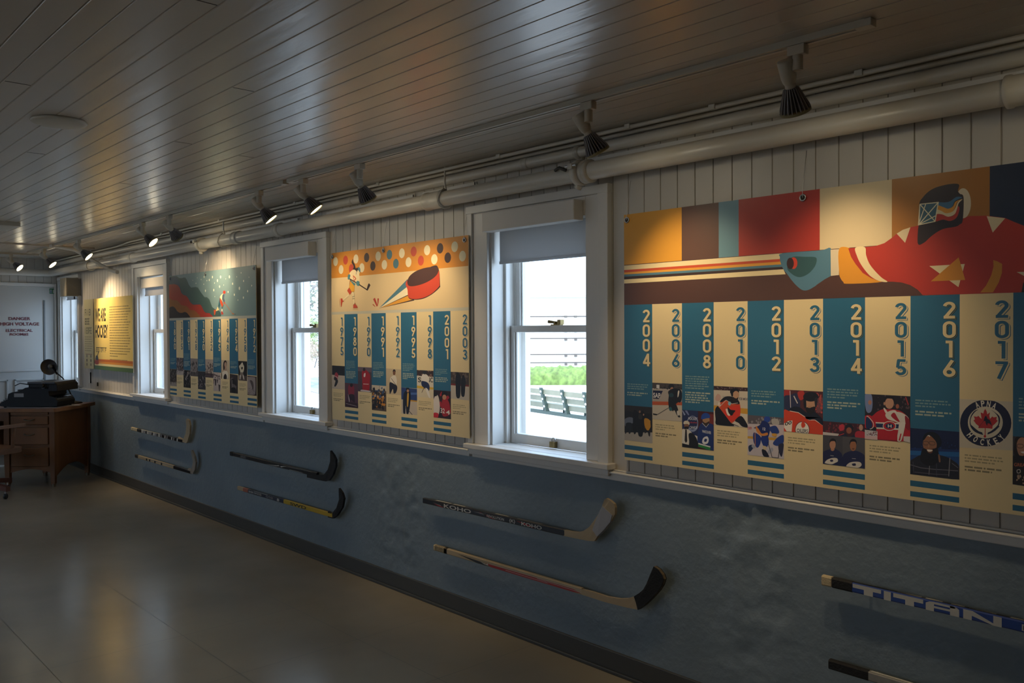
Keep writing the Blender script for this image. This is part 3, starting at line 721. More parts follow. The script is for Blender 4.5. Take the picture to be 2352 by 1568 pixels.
B3.trace(RD, '''
p c9bfc4 60,560 560,600 560,1140 60,1100
p 5b5660 60,560 560,610 560,712 60,692
r 8c8890 100,620 500,690 26 16 5
s b3b0ae 380,640 450,640 470,700 390,700
p c8bdc6 60,690 560,712 560,860 60,840
t b43a3a 90,762 142,764 32 DER
e b83430 415,765 36 26
p d0a035 60,840 560,870 560,905 60,868
p c9c2cc 60,868 560,905 560,1140 60,1100
e 2648a8 325,640 38 38
s 1b2a6c 235,710 270,660 320,672 355,710 360,770 340,850 300,900 262,850 200,760 165,745
s d8893a 190,720 225,760 262,812 325,800 330,830 260,838 200,790
s 1d3486 165,800 240,840 250,900 225,970 195,975 160,900
s 1d3486 250,860 330,850 345,920 320,975 280,960
l d8893a 7 180,800 182,960
t e8e8ee 272,770 305,775 32 12
s 21335c 105,960 150,945 165,975 120,1030 104,1010
s 9fa4b8 150,940 185,965 170,990 140,970
s 1a1a2a 262,1005 305,1010 345,1075 340,1092 280,1080
s d0c0a0 275,960 318,970 312,1005 280,1000
s 26408c 350,740 430,720 470,800 400,815 370,790
s d9a23a 385,812 440,815 430,850 390,840
s 26408c 395,930 450,860 520,830 520,920 450,960
s a6aabf 330,1030 380,980 400,1010 350,1060
s 2c2c48 462,950 520,930 520,1000 500,1090 470,1040
l 1c1a22 6 335,915 385,1095 460,1104 470,1000
''', rc(4), PH_)
B3.trace(RD, '''
p 54262a 500,260 1010,280 1010,840 500,820
s a8322c 520,300 600,290 590,370 530,370
s 2a2f52 530,370 600,350 680,330 720,420 700,520 540,520
l d0cad0 8 600,300 606,500
l d8d0d0 12 645,360 690,450
s b8362a 690,320 760,300 770,380 720,410
s 7a4a50 900,420 990,380 990,520 930,560
r c05048 900,330 985,560 24 14 8
s 14182a 590,540 640,490 720,500 800,560 880,560 960,620 1000,700 1000,730 900,680 820,620 700,560
s d8441c 520,545 600,545 700,560 780,610 830,650 900,640 1010,720 1010,830 520,830
l f0e4d8 7 596,540 700,560 780,612 830,650 900,650 995,715
s 14182a 760,560 800,640 870,600 880,540 990,640 995,715 900,645 830,648 780,610
e c79a7c 842,470 60 88
s 1d1514 792,500 840,500 900,490 890,555 842,578 800,550
s b98c70 815,485 860,480 852,500 820,502
e 16161c 850,370 92 58
s 16161c 765,360 790,400 795,500 770,500 762,430
s 2c2c34 895,400 925,380 930,440 905,500
p f0e8e0 530,690 580,660 630,655 620,790 560,785 530,740
t 1a1a2c 540,720 620,700 44 00
e 14182a 748,765 86 98
e f0ece4 748,765 80 92
s d8441c 735,700 755,665 785,700 775,735 745,740
t 14182a 682,795 815,806 44 OILERS
''', rk(5), PH_)
B3.trace(RD, '''
p 45232a 970,640 1520,670 1520,870 970,850
r 7c3038 1010,690 1480,800 40 16 3
s c83848 1190,720 1240,700 1250,760 1200,780
p cfc8c8 970,790 1185,815 1185,840 970,830
e 1c1c24 1312,745 48 48
e 9a5c48 1308,775 32 38
s 21263c 1250,800 1312,850 1400,810 1400,870 1180,845
l c83838 9 1185,835 1250,812
s b83040 1385,800 1430,780 1500,800 1500,870 1390,860
e c49c88 1452,740 24 36
p 4a484e 970,825 1520,868 1520,1235 970,1195
p 565458 1232,845 1520,868 1520,1235 1232,1220
s 20244f 985,1050 1060,1005 1150,1000 1215,1045 1228,1100 1228,1215 985,1185
s 20244f 1235,1080 1300,1030 1400,1020 1480,1060 1500,1110 1500,1235 1235,1215
e c48f72 1112,945 36 58
s 1b1412 1072,930 1085,885 1115,870 1148,888 1154,930 1140,905 1095,905
e a8704c 1358,960 38 62
s 181210 1315,950 1325,895 1358,876 1395,895 1402,945 1385,912 1335,912
s 6a4630 1345,990 1375,990 1370,1003 1350,1002
s ded8d0 1018,1160 1050,1125 1110,1105 1165,1110 1175,1145 1140,1165 1100,1180 1040,1172
s 20244f 1080,1130 1110,1125 1120,1145 1090,1150
s ded8d0 1275,1205 1310,1165 1370,1150 1440,1155 1460,1190 1420,1222 1330,1222
s 20244f 1345,1175 1385,1170 1390,1195 1355,1198
s b88468 1090,1000 1135,1000 1120,1020 1100,1018
l c9c4c4 5 1085,1075 1125,1080
l c9c4c4 5 1345,1110 1390,1114
''', rc(6), PH_)
B3.trace(RF, '''
p 231c20 -40,330 600,360 600,980 -40,960
s 7d8fc0 -20,370 60,360 80,480 60,590 0,580
e c08a78 45,470 22 30
r 5b4648 130,380 550,560 34 16 6
e a86048 400,520 22 30
l b83a3a 14 505,400 540,500
s bf1f2a 80,640 140,590 220,555 290,560 360,560 440,580 520,640 560,720 566,950 140,960 130,800 60,780 -20,700
s bf1f2a -20,650 60,640 110,720 60,800 -20,790
o e8e4de 8 8,650 60,690 92,740 86,790 40,800
s 20305e 0,660 50,690 78,750 60,800 0,800
p e8e4de 120,722 430,735 430,752 120,738
p 20305e 122,738 430,752 430,805 128,790
p e8e4de 128,790 430,805 430,824 132,808
e e8e4de 298,772 86 62
e bf1f2a 298,772 78 54
e 20305e 300,772 52 34
t f2eee8 278,792 325,795 40 H
e c99a80 298,480 56 72
s 18120f 225,455 240,405 300,385 350,400 358,440 340,425 270,420 240,450 236,480
e c99a80 232,485 10 22
s f0e4e0 222,548 240,545 290,620 280,640 250,610
s e6e2dc 248,620 300,580 370,570 410,620 440,700 430,740 380,720 290,690 255,660
s b01c2c 318,640 360,600 400,660 430,720 380,700
s e0dcd6 380,600 450,600 530,650 548,700 520,745 470,740 430,700
s e6e2dc 425,740 470,720 500,740 490,820 450,960 395,955 410,840
p c01c28 440,870 455,870 435,960 415,960
s 8f1a24 500,640 556,700 560,820 510,800 505,740
p d0ccd4 -20,820 145,840 145,930 -20,900
r 6a2a34 0,845 140,890 40 7 2
p bf1f2a 145,870 400,880 400,960 145,940
p dcc0c4 -20,895 145,905 145,960 -20,940
p d8d0d0 480,905 600,910 600,990 480,965
''', rk(7), PH_)
B3.trace(RF, '''
p 101d4a 530,770 1210,810 1210,1460 530,1400
p 16306c 530,1050 1210,1080 1210,1140 530,1110
p 1f63a8 530,1085 1210,1110 1210,1180 530,1150
p 174684 530,1140 1210,1170 1210,1330 530,1300
r 1c3f7c 560,980 1180,1080 22 9 5
s 20202c 560,1240 610,1190 720,1140 900,1140 1030,1170 1120,1220 1190,1290 1200,1460 540,1420
l 77737c 9 565,1270 700,1310 880,1330 1060,1340 1180,1350
l 4c4858 8 600,1230 610,1380
l 8a8688 9 815,1270 805,1400
l 4c4858 8 900,1200 905,1420
l 9c989c 9 1075,1180 1060,1420
l 77737c 7 1100,1250 1180,1310
l 6a6672 7 620,1365 860,1390 1060,1400
s 9a6a4e 735,960 800,888 880,920 905,1000 890,1080 820,1120 760,1100 730,1030
s 0c0f1c 725,950 745,890 790,855 860,850 930,890 965,960 960,1020 925,1060 905,1090 905,1000 870,940 800,888 745,950
s e0dcd4 780,905 800,888 822,902 812,912 798,900
s 100c0e 728,1060 780,1075 820,1070 880,1060 915,1050 930,1120 940,1200 880,1270 780,1280 700,1220 700,1140
s 6b4230 780,1075 850,1070 850,1110 820,1125 790,1110
s efe6dc 782,1075 850,1080 840,1098 800,1102
o 4a4038 6 735,975 790,972 798,1010 745,1014
o 4a4038 6 815,972 880,980 878,1015 822,1012
s 8a6650 925,1140 945,1150 955,1230 935,1230
s b0805e 800,1000 812,1040 795,1048
''', rc(8), PH_)
maple = '1528,552 1548,585 1555,622 1590,598 1582,640 1590,680 1608,662 1618,650 1638,662 1678,655 1672,690 1690,705 1660,740 1625,770 1620,808 1560,802 1533,800 1532,890 1524,890 1526,800 1440,800 1446,775 1410,745 1378,700 1396,688 1382,648 1425,655 1440,640 1462,665 1482,680 1476,640 1470,598 1505,612 1512,580'
B3.trace(RF, '''
p d2c8b4 1180,390 1900,430 1900,1090 1180,1050
e 151b3c 1535,735 330 300
e d8cfb9 1530,728 225 205
p b8282a '''+maple+'''
s 151b3c 1442,560 1400,590 1355,650 1340,720 1360,780 1420,840 1495,870 1490,885 1400,850 1345,790 1330,720 1345,640 1390,580
s 151b3c 1602,565 1660,600 1712,650 1718,720 1690,790 1640,840 1570,878 1560,866 1620,825 1690,760 1700,700 1690,650 1650,600
l 151b3c 24 1345,770 1400,820 1440,850 1490,868
l 151b3c 24 1705,770 1650,825 1610,850 1565,868
l b8282a 9 1528,800 1526,905
e b8282a 1525,905 16 18
s 16182c 1520,665 1535,640 1550,655 1560,680 1590,700 1615,770 1590,745 1560,740 1555,770 1535,735 1530,710 1510,705
l 16182c 4 1515,700 1445,790
''', rk(9), PH_)
# lettering round the emblem
def ring_text(B, word, cx, cz, r, a0, a1, h, wd, col, inner=False):
    n = len(word)
    for i, ch in enumerate(word):
        a = R_(a0+(a1-a0)*(i/(n-1))); ux, uz = (math.sin(a), math.cos(a))
        rx, rz = (uz, -ux)
        if inner: rx, rz = -rx, -rz; 
        polys = []
        for f in glyphs(ch, .03):
            q = []
            for u, v in f:
                vv = (v-.5)*h*(-1 if inner else 1); uu = (u-.5)*wd
                q.append((cx+ux*(r+vv)+rx*uu, cz+uz*(r+vv)+rz*uu))
            polys.append(q)
        B.L -= 1; B.many(polys, col)
q = onY(1990+1535/5.6, 840+735/5.6, B3.Y); B3.clip = rk(9); B3.L += 1
ring_text(B3, 'APNA', q.x, q.z, .0605, -24, 24, .020, .0105, 'e8e2d4')
ring_text(B3, 'HOCKEY', q.x, q.z, .0605, 228, 132, .020, .0105, 'e8e2d4', True)
B3.clip = (B3.x0, B3.x1, B3.z0, B3.z1)
B3.trace(RF, '''
p 3c3a44 1870,880 2200,900 2200,1240 1870,1215
s 1c1210 1905,980 1925,920 1990,900 2080,920 2100,1040 2080,1160 1910,1150
s b8866c 1935,1000 1960,940 2010,920 2080,960 2085,1080 2030,1150 1970,1150 1940,1080
o 241a1c 6 1945,1010 2010,1010 2010,1050 1950,1050
s f0e8e0 1985,1105 2040,1100 2020,1125
s 15151c 1880,1160 1960,1150 2080,1180 2200,1240 1870,1230
p 241c1c 1870,1218 2200,1240 2200,1570 1870,1520
t c06a40 1900,1290 2080,1300 44 GREAT
o cfc8bc 9 1940,1340 1975,1335 1978,1370 1945,1375
r b89a80 1930,1400 2150,1510 22 18 4
''', rc(10), PH_)
B3.finish('poster', 'largest poster, timeline 2004 to 2017 with red hockey player and stick across the top', [B3.x0+.018, B3.x0+.84, B3.x1-.018])

# ---- poster 1975-2003
CW2 = .1544; B2 = Board(-4.835, -4.835+9*CW2, .976, 2.053)
B2.timeline(['1975', '1980', '1990', '1991', '1992', '1995', '1998', '2001', '2003'], CW2, 1.655, False)
B2.L = 0; B2.rect(B2.x0, B2.x1, 1.655, B2.z1, 'c9c6b4'); B2.rect(B2.x0, B2.x1, 1.672, B2.z1, 'e0c89a')
zb = onY(740+540/3.016, 520+316/3.016, B2.Y).z; B2.rect(B2.x0, B2.x1, zb, B2.z1, 'cf8a2c')
hc = (B2.x0, B2.x1, 1.672, B2.z1)
dots = [(93, 243, 'd8cfae'), (131, 298, 'd8cfae'), (162, 233, 'b8452f'), (202, 292, 'b8452f'), (234, 225, 'e0d6b6'), (275, 286, 'e0d6b6'), (308, 215, '3b2a28'), (351, 273, '3b2a28'), (388, 206, 'e0d6b6'), (431, 265, 'e0d6b6'),
 (466, 195, '4a7384'), (511, 257, '4a7384'), (552, 185, 'e6dcba'), (598, 247, 'e6dcba'), (634, 173, 'c04a30'), (684, 236, 'c04a30'), (727, 164, 'e8deba'), (777, 227, 'e8deba'), (817, 151, '3b2a28'), (870, 216, '3b2a28'), (918, 140, 'd8cfae'), (972, 205, 'd8cfae')]
B2.L = 3; B2.L += 1
for dx_, dy_, c in dots:
    q = onY(740+dx_/3.016, 520+dy_/3.016, B2.Y); B2.poly([(q.x+x, q.z+z) for x, z in arc(0, 0, .0285, 0, 345, 23)], c, False)
B2.trace(RG, '''
p 4f7f93 395,565 590,365 592,428
p efe4c2 397,566 592,415 600,478
p 3a2a28 395,567 600,470 640,512
p e0a034 402,565 600,476 632,505
s 3a2a28 590,370 592,440 600,495 640,507 700,500 760,470 812,425 817,400 806,290 760,276
s c9482e 590,372 592,440 600,490 640,502 700,494 760,464 806,420 814,395 806,300 760,290
s 4b302b 590,382 605,345 645,312 700,290 760,280 800,284 807,305 790,340 745,375 690,400 635,413 600,410
p b8452f 348,540 355,537 372,557 362,553
p b8452f 353,503 366,493 386,548 378,555
p b8452f 383,498 394,498 390,530 384,552
''', hc, 5)
B2.trace(RH, '''
p 3b2a24 845,895 868,890 892,930 828,1052 800,1040
s 2f2320 470,420 478,375 497,338 502,370 515,420 540,460 560,540 590,590 575,612 540,590 500,570 515,510 480,440
e 4a7c8c 630,595 36 74
s 2f2320 570,560 590,530 610,560 600,620 575,612
s e6d8b0 595,620 615,590 650,640 640,670 610,670
s ead9ae 420,680 460,610 520,578 565,600 600,640 640,670 642,860 560,850 430,780
s d97830 508,710 572,782 512,852 528,780
p d06040 500,700 575,780 515,842
p ead9ae 515,740 552,780 522,815
p b06a2c 430,800 415,980 370,1050 432,1145 470,1080 530,1075 535,950 520,930 560,900
p e2a530 445,840 530,930 530,1072 470,1075 440,1010 415,980
p bf4a2e 408,985 470,1080 432,1148 370,1052
p 4d8490 430,800 560,900 528,945 440,830
s 4d8490 385,720 400,685 440,695 438,740 420,790 400,805 382,780
s 4d8490 570,870 600,830 640,850 642,900 630,945 600,940 572,900
l 3b2a24 24 425,785 570,870
l 3b2a24 24 640,915 815,1030
l 4d6a8c 8 585,610 570,690
p ead9ae 380,1150 440,1150 300,1260 265,1255
p c04a30 222,1228 262,1225 268,1270 295,1290 290,1302 262,1305 245,1415 232,1415
l c04a30 5 200,1240 212,1420
p ead9ae 478,1080 520,1080 540,1340 515,1360 500,1200
l 3b3a30 9 487,1188 538,1184
l 3b3a30 9 487,1236 538,1230
p c04a30 508,1365 540,1360 548,1310 558,1360 590,1390 610,1440 508,1445
l cf9a40 7 500,1470 615,1468
''', hc, 22)
def r2(i, cream): return (B2.x0+i*CW2, B2.x0+(i+1)*CW2)+((1.172, 1.325) if cream else (1.066, 1.219))
B2.trace(RG, '''
p 22222a 60,955 160,965 160,1035 60,1028
p c4b8aa 60,1026 160,1034 160,1130 60,1120
s a83a48 88,1020 100,1010 112,1030 104,1060 88,1050
s 2a2a30 86,1040 104,1055 110,1075 96,1105 84,1105 92,1070 82,1060
l d8d0d0 3 90,1035 108,1048
''', r2(0, True), 4)
B2.trace(RG, '''
p 5a3a4c 150,1070 250,1085 250,1265 150,1250
p 3a2230 150,1210 250,1225 250,1265 150,1250
s 8c2c44 180,1110 200,1095 220,1110 222,1160 205,1190 185,1170
e 2a1a20 203,1098 10 14
s 2c1c2c 180,1170 220,1165 225,1220 200,1200 185,1235
s d0c0c8 180,1160 190,1200 186,1215
l b8a8b0 3 165,1225 240,1245
''', r2(1, False), 4)
B2.trace(RG, '''
p 4c404c 240,965 345,975 345,1155 240,1140
p 6a5c68 240,965 345,975 345,1010 240,1000
s a81c2c 275,1010 292,990 312,1000 332,1030 330,1080 325,1135 300,1140 282,1138 278,1070
e 1a1a1c 291,990 9 12
s e8e0e0 290,1020 300,1015 298,1040 288,1040
l e8e0e0 4 285,1090 322,1092
s d4ccd0 275,1130 330,1138 330,1146 270,1140
''', r2(2, True), 4)
B2.trace(RG, '''
p 5a4c40 335,1090 445,1105 445,1290 335,1270
p cfc4b0 335,1090 445,1105 445,1140 335,1130
r 1c1c28 345,1120 435,1260 60 11 3
r d08a2c 345,1150 435,1250 26 10 4
r 3a5a8c 345,1110 435,1200 14 9 5
r 1a1a20 345,1200 435,1270 22 10 9
r e0c0a0 345,1110 435,1190 16 5 7
''', r2(3, False), 4)
B2.trace(RG, '''
p cbb998 435,975 550,990 550,1175 435,1160
e 2a1c18 499,1003 10 14
e 7a5238 499,1015 9 15
s e4dccc 480,1040 498,1030 512,1040 518,1080 505,1110 480,1090 470,1060
s 1f2030 468,1080 490,1085 520,1110 512,1150 495,1155 490,1125 470,1160 466,1120
l 2a2420 3 478,1050 520,1110
''', r2(4, True), 4)
B2.trace(RG, '''
p 26407c 535,1110 660,1125 660,1210 535,1195
p 4a6cb0 600,1150 660,1150 660,1165 600,1165
p cbbfb0 535,1195 660,1210 660,1315 535,1300
p c9962e 610,1200 660,1206 660,1215 610,1210
s 14182c 568,1150 592,1135 612,1150 612,1210 600,1290 585,1295 580,1240 575,1300 562,1290 560,1200
e 1c1a1c 592,1125 12 13
e b88868 594,1138 8 10
s d8a83a 590,1160 600,1160 596,1240 588,1240
l 3a302c 4 580,1255 625,1302
''', r2(5, False), 4)
B2.trace(RG, '''
p dcd0b4 645,980 775,995 775,1200 645,1180
p 3a2826 645,980 775,995 775,1045 645,1035
r 8c6a5c 655,995 765,1040 20 7 2
p dcd4c4 645,1032 775,1042 775,1115 645,1105
p e0b83a 645,1100 775,1115 775,1130 645,1118
t 1a1a1c 664,1078 686,1079 34 S
t 1a1a1c 728,1078 768,1080 34 NC
s e8e2da 688,1050 700,1020 730,1030 742,1060 730,1090 700,1080
e 2a2a30 710,1010 14 14
s 1f2c58 690,1070 730,1080 745,1110 735,1145 710,1120 690,1100
s e8e2da 715,1120 735,1130 750,1185 738,1180
l 3a302c 3 720,1090 690,1150
''', r2(6, True), 4)
B2.trace(RG, '''
p 301c20 760,1125 895,1140 895,1345 760,1325
r b02430 775,1140 885,1300 30 14 6
s e6dcd4 772,1200 790,1165 806,1180 815,1240 808,1300 775,1320 770,1260
e 1c1a1c 785,1160 14 16
s b02430 830,1215 845,1180 870,1200 885,1240 885,1300 835,1310
e 16161a 847,1160 20 22
e c49070 847,1182 14 18
t f0e8e0 820,1290 850,1295 34 32
t f0e8e0 858,1300 886,1304 30 4
s d02838 775,1290 805,1295 800,1325 770,1318
''', r2(7, False), 4)
B2.trace(RG, '''
p 44382f 885,1000 1020,1010 1020,1105 885,1090
p 7a2a26 885,1085 1020,1098 1020,1112 885,1100
p c6bcae 885,1098 1020,1110 1020,1205 885,1190
r 6a5a50 895,1015 1010,1060 14 12 3
s 15161c 925,1040 940,1015 958,1035 960,1090 955,1180 930,1180 925,1100
e 1a1414 938,1018 9 12
s 17181e 965,1060 978,1040 995,1060 992,1110 985,1175 965,1170 962,1110
e 1a1414 978,1040 9 12
l 2a2624 4 905,1050 930,1060
''', r2(8, True), 4)
B2.finish('poster', 'middle poster, timeline 1975 to 2003 with flying hockey puck and polka dots', [B2.x0+.016, B2.x0+.60, B2.x1-.03])

# ---- poster 1860-1972
CW1 = .1540; B1 = Board(-7.606, -7.606+11*CW1, .980, 2.043)
B1.timeline(['1860', '1895', '1901', '1928', '1930', '1932', '1945', '1948', '1954', '1958', '1972'], CW1, 1.648, True, True)
B1.L = 0; B1.rect(B1.x0, B1.x1, 1.648, B1.z1, 'b9bdb4'); B1.rect(B1.x0, B1.x1, 1.668, B1.z1, '78959a')
hc = (B1.x0, B1.x1, 1.668, B1.z1)
B1.trace(RP, '''
p 44605f 60,180 200,150 280,150 330,195 400,200 440,185 490,185 530,250 580,370 630,430 690,435 740,415 790,430 860,530 910,640 960,665 1020,665 1070,710 1110,810 1150,910 1230,970 1300,1150 60,1180
p 3e5568 60,200 150,180 250,160 330,250 380,480 430,590 520,610 570,690 640,810 700,835 850,820 900,890 950,1010 1040,1050 1160,1090 1170,1150 60,1180
p 44605f 330,195 400,200 490,185 530,250 580,370 630,430 740,415 800,430 860,530 960,665 1020,665 1080,720 1150,910 1230,970 1300,1150 1180,1150 1150,1080 1020,1050 950,1000 880,860 840,820 700,835 620,780 560,660 500,610 430,595 380,480
p a83a2b 60,360 220,345 300,370 350,430 390,560 440,610 510,630 560,690 610,790 660,840 700,850 850,845 890,890 940,1000 990,1050 1090,1060 1160,1130 1160,1180 60,1180
p 96602c 60,690 110,690 170,740 280,745 330,780 380,850 440,870 510,880 560,920 600,980 700,985 760,1030 850,1120 860,1180 60,1180
p 2b2326 60,930 130,900 190,890 240,930 290,1010 350,1050 410,1050 480,1025 530,1050 580,1110 610,1150 600,1190 60,1190
e 3f5a5c 1290,1110 75 120
''', hc, 3)
B1.L += 1
for i, (a, b, c) in enumerate([(1860, 68, 5), (782, 192, 4), (950, 168, 8), (877, 232, 5), (1155, 172, 9), (1077, 243, 8), (1018, 258, 5), (1355, 170, 10), (1278, 258, 10), (1572, 166, 10), (1482, 215, 4), (1205, 318, 5), (750, 325, 5), (942, 348, 5), (1330, 406, 9), (1430, 368, 4), (1650, 335, 8), (1920, 268, 7), (1750, 166, 4), (2052, 175, 4), (982, 508, 9), (1188, 492, 9), (1540, 537, 7), (1817, 448, 11), (2120, 382, 6), (2020, 518, 8), (1692, 605, 8), (1915, 676, 8), (1780, 735, 5), (1213, 650, 4), (675, 250, 4)]):
    q = onY(380+a/10.69, 620+b/10.69, B1.Y); r = c*.0016/1.3; B1.poly([(q.x+x, q.z+z) for x, z in arc(0, 0, r, 0, 315, 7)], 'e6ead8', False)
B1.trace(RP, '''
p 2f5f70 1335,680 1295,880 1325,940 1350,860
p 2f6f78 1380,780 1430,860 1405,960 1380,920
p c24e2c 1340,680 1360,690 1425,850 1395,920 1340,790
s e8dcb8 1340,660 1380,600 1425,580 1400,650 1390,720 1415,780 1370,720
s 4b6076 1400,620 1430,590 1450,620 1440,690 1460,760 1430,780 1400,700
e c2402c 1447,545 32 40
l c2683c 10 1450,790 1640,1060
p c04a2c 1430,790 1465,780 1455,850
p e4d49c 1240,1000 1285,900 1318,975 1250,1010
p c8502c 1188,985 1240,970 1240,1015 1215,1105 1198,1100
p e8dcc8 1375,960 1405,955 1400,1020 1380,1020
p b83c30 1370,1015 1400,1015 1430,1080 1375,1095
p c9783c 1650,1050 1700,1080 1640,1085
e 3a2a28 1712,1085 12 9
''', hc, 14)
def r1(i, cream): return (B1.x0+i*CW1, B1.x0+(i+1)*CW1)+((1.172, 1.322) if cream else (1.068, 1.218))
grey = [(0, 0, '3a3434', '1c1a1c', '9a928e', 3), (1, 1, '6a6064', '262226', 'b8aeaa', 4), (2, 0, '1a181c', '6c6468', 'b8b0ac', 6), (3, 1, '8c8484', '3a3638', '5c5658', 7), (4, 0, '3a3a42', '17161c', 'a8a0a4', 9),
        (5, 1, 'b0a49c', '2c2228', '5a4a50', 11)]
for i, cream, base_, dk, lt, sd_ in grey:
    c = r1(i, cream); B1.clip = c; B1.L = 4; B1.rect(c[0], c[1], c[2], c[3], base_); rr = random.Random(sd_)
    if i in (0, 1, 3, 5): B1.rect(c[0], c[1], c[2], c[2]+.035, lt)
    B1.L += 1
    for k in range(46):
        x, z = rr.uniform(c[0], c[1]), rr.uniform(c[2]+.02, c[3]-(.03 if i in (3, 5) else .004)); r = rr.uniform(.004, .011)
        B1.poly([(x+r*rr.uniform(.5, 1)*math.cos(t), z+1.7*r*rr.uniform(.5, 1)*math.sin(t)) for t in (0, 1.2, 2.5, 3.8, 5)], dk if k % 3 else lt, False); B1.L += .15
B1.clip = (B1.x0, B1.x1, B1.z0, B1.z1)
B1.trace(RQ, '''
p c0b4b0 1120,560 1330,590 1330,1060 1120,1020
p 8a7c7c 1120,590 1330,680 1330,700 1120,640
p 2c262a 1135,740 1165,740 1160,850 1145,850
p 2c262a 1180,730 1225,740 1215,890 1195,890
p 2c262a 1235,740 1260,745 1250,830 1238,830
p 2c262a 1275,860 1315,880 1305,1030 1285,1020
r 6a5c60 1135,600 1320,760 30 14 4
''', r1(6, False), 4)
B1.trace(RQ, '''
p c4b49c 1320,250 1530,280 1530,760 1320,730
s 2a1c1c 1385,420 1400,320 1440,285 1470,320 1468,420 1420,500 1395,520
e b49684 1440,390 26 62
s a88c7c 1425,450 1460,450 1470,540 1430,540
s e2dccc 1360,590 1420,540 1470,540 1500,600 1490,720 1360,720
s 2a2224 1340,600 1360,600 1360,720 1340,720
s 2a2224 1405,650 1440,610 1470,650 1470,730 1400,730
''', r1(7, True), 4)
B1.trace(RQ, '''
p 3a3032 1520,600 1740,640 1740,1090 1520,1060
s 6a6062 1560,740 1600,700 1660,740 1700,860 1690,1000 1640,960 1600,860
s 1c1a1c 1580,760 1640,720 1700,820 1700,900 1650,860 1600,840
l b0a8a8 8 1600,760 1600,900 1640,980
l b8b0b0 9 1590,930 1680,1010
s 1a181a 1590,940 1680,950 1680,1060 1600,1050
''', r1(8, False), 4)
B1.trace(RQ, '''
p 1c1616 1730,290 1960,310 1960,800 1730,770
p 5a4c48 1730,640 1960,660 1960,800 1730,770
s d8cfb8 1768,430 1800,390 1845,335 1870,390 1890,440 1880,540 1850,590 1810,590 1790,520
s 3a302c 1820,450 1860,450 1850,500 1825,500
s 8a7c70 1795,590 1860,580 1885,700 1850,640 1810,700
s d8cfc4 1785,640 1810,650 1800,740 1780,730
s d8cfc4 1855,640 1880,650 1895,750 1870,720
''', r1(9, True), 4)
B1.trace(RQ, '''
p 3a2624 1940,650 2190,680 2190,1150 1940,1110
s a09492 1970,700 1990,680 2130,690 2160,740 2160,1050 2130,1110 2000,1100 1975,1040
s 5a4e4e 2010,790 2050,760 2100,800 2120,900 2110,980 2080,970 2040,860
l c8c0bc 8 2020,780 2080,960
r 6a5e5e 1990,960 2140,1080 20 12 3
''', r1(10, False), 4)
B1.finish('poster', 'poster with starry sky and coloured hills, timeline 1860 to 1972', [B1.x0+.02, B1.x0+.79, B1.x1-.03])

# ---- yellow introduction board and its narrow neighbour
YB_ = 'e0c672'
B0 = Board(-9.728, -8.545, 1.150, 1.905); B0.rect(B0.x0, B0.x1, B0.z0, B0.z1, YB_)
RT_ = (180, 640, 5.225)
def at0(zx, zy): q = onY(180+zx/5.225, 640+zy/5.225, B0.Y); return q.x, q.z
a = at0(203, 405); b = at0(326, 290); B0.text('WE ARE', a[0], b[0], 1.66, 1.80, '2c2a24', .035)
a = at0(203, 590); b = at0(352, 440); B0.text('HOCKEY', a[0], b[0], 1.485, 1.625, '2c2a24', .035)
a = at0(205, 0); b = at0(330, 0); B0.bars(a[0], b[0], 1.385, .05, '5c5438', 7, 5); B0.rect(a[0], b[0], 1.381, 1.388, '5c5438')
x0 = at0(372, 400)[0]; x1 = at0(625, 400)[0]; B0.words(x0, x1, 1.81, 20, .0265, .010, '8f7c4c', 11); B0.words(x0, x1-.05, 1.27, 3, .024, .008, '8f7c4c', 12)
B0.rect(B0.x0+.02, B0.x1, 1.232, 1.262, 'b86426'); B0.rect(B0.x0+.02, B0.x1, 1.212, 1.236, 'd08a34'); B0.rect(B0.x0, B0.x1, 1.190, 1.214, 'dccf9c'); B0.rect(B0.x0, B0.x1, 1.150, 1.192, '4c6a44')
B0.trace(RT_, '''
s 9c3c2c 195,990 215,960 240,970 245,1020 215,1025 188,1005
s 2c3438 205,960 215,920 235,930 240,975 215,970
l 2a2a28 8 245,870 228,930
''')
B0.finish('poster', 'yellow introduction poster reading WE ARE HOCKEY with striped lower edge', [])
Bn = Board(-10.085, -9.765, 1.150, 1.905); Bn.rect(Bn.x0, Bn.x1, Bn.z0, Bn.z1, 'c2b98c')
for z, wd, c in ((1.80, .24, '3c3828'), (1.70, .17, '3c3828'), (1.60, .24, '3f4a30')): Bn.bars(Bn.x0+.03, Bn.x0+.03+wd, z, .07, c, int(wd/.045), int(z*100))
Bn.words(Bn.x0+.02, Bn.x1-.03, 1.50, 7, .025, .009, '8c8664', 3); Bn.rect(Bn.x0+.05, Bn.x1-.05, 1.30, 1.312, 'a08064')
for i in range(2):
    for j in range(3):
        cx, cz = Bn.x0+.09+i*.14, 1.285-j*.045; Bn.poly([(cx+x, cz+z) for x, z in arc(0, 0, .018, 0, 330, 11)], ['5c5a48', '332c28', '6c6450'][j])
Bn.finish('poster', 'narrow pale poster left of the yellow one, small pictures at its foot', [])

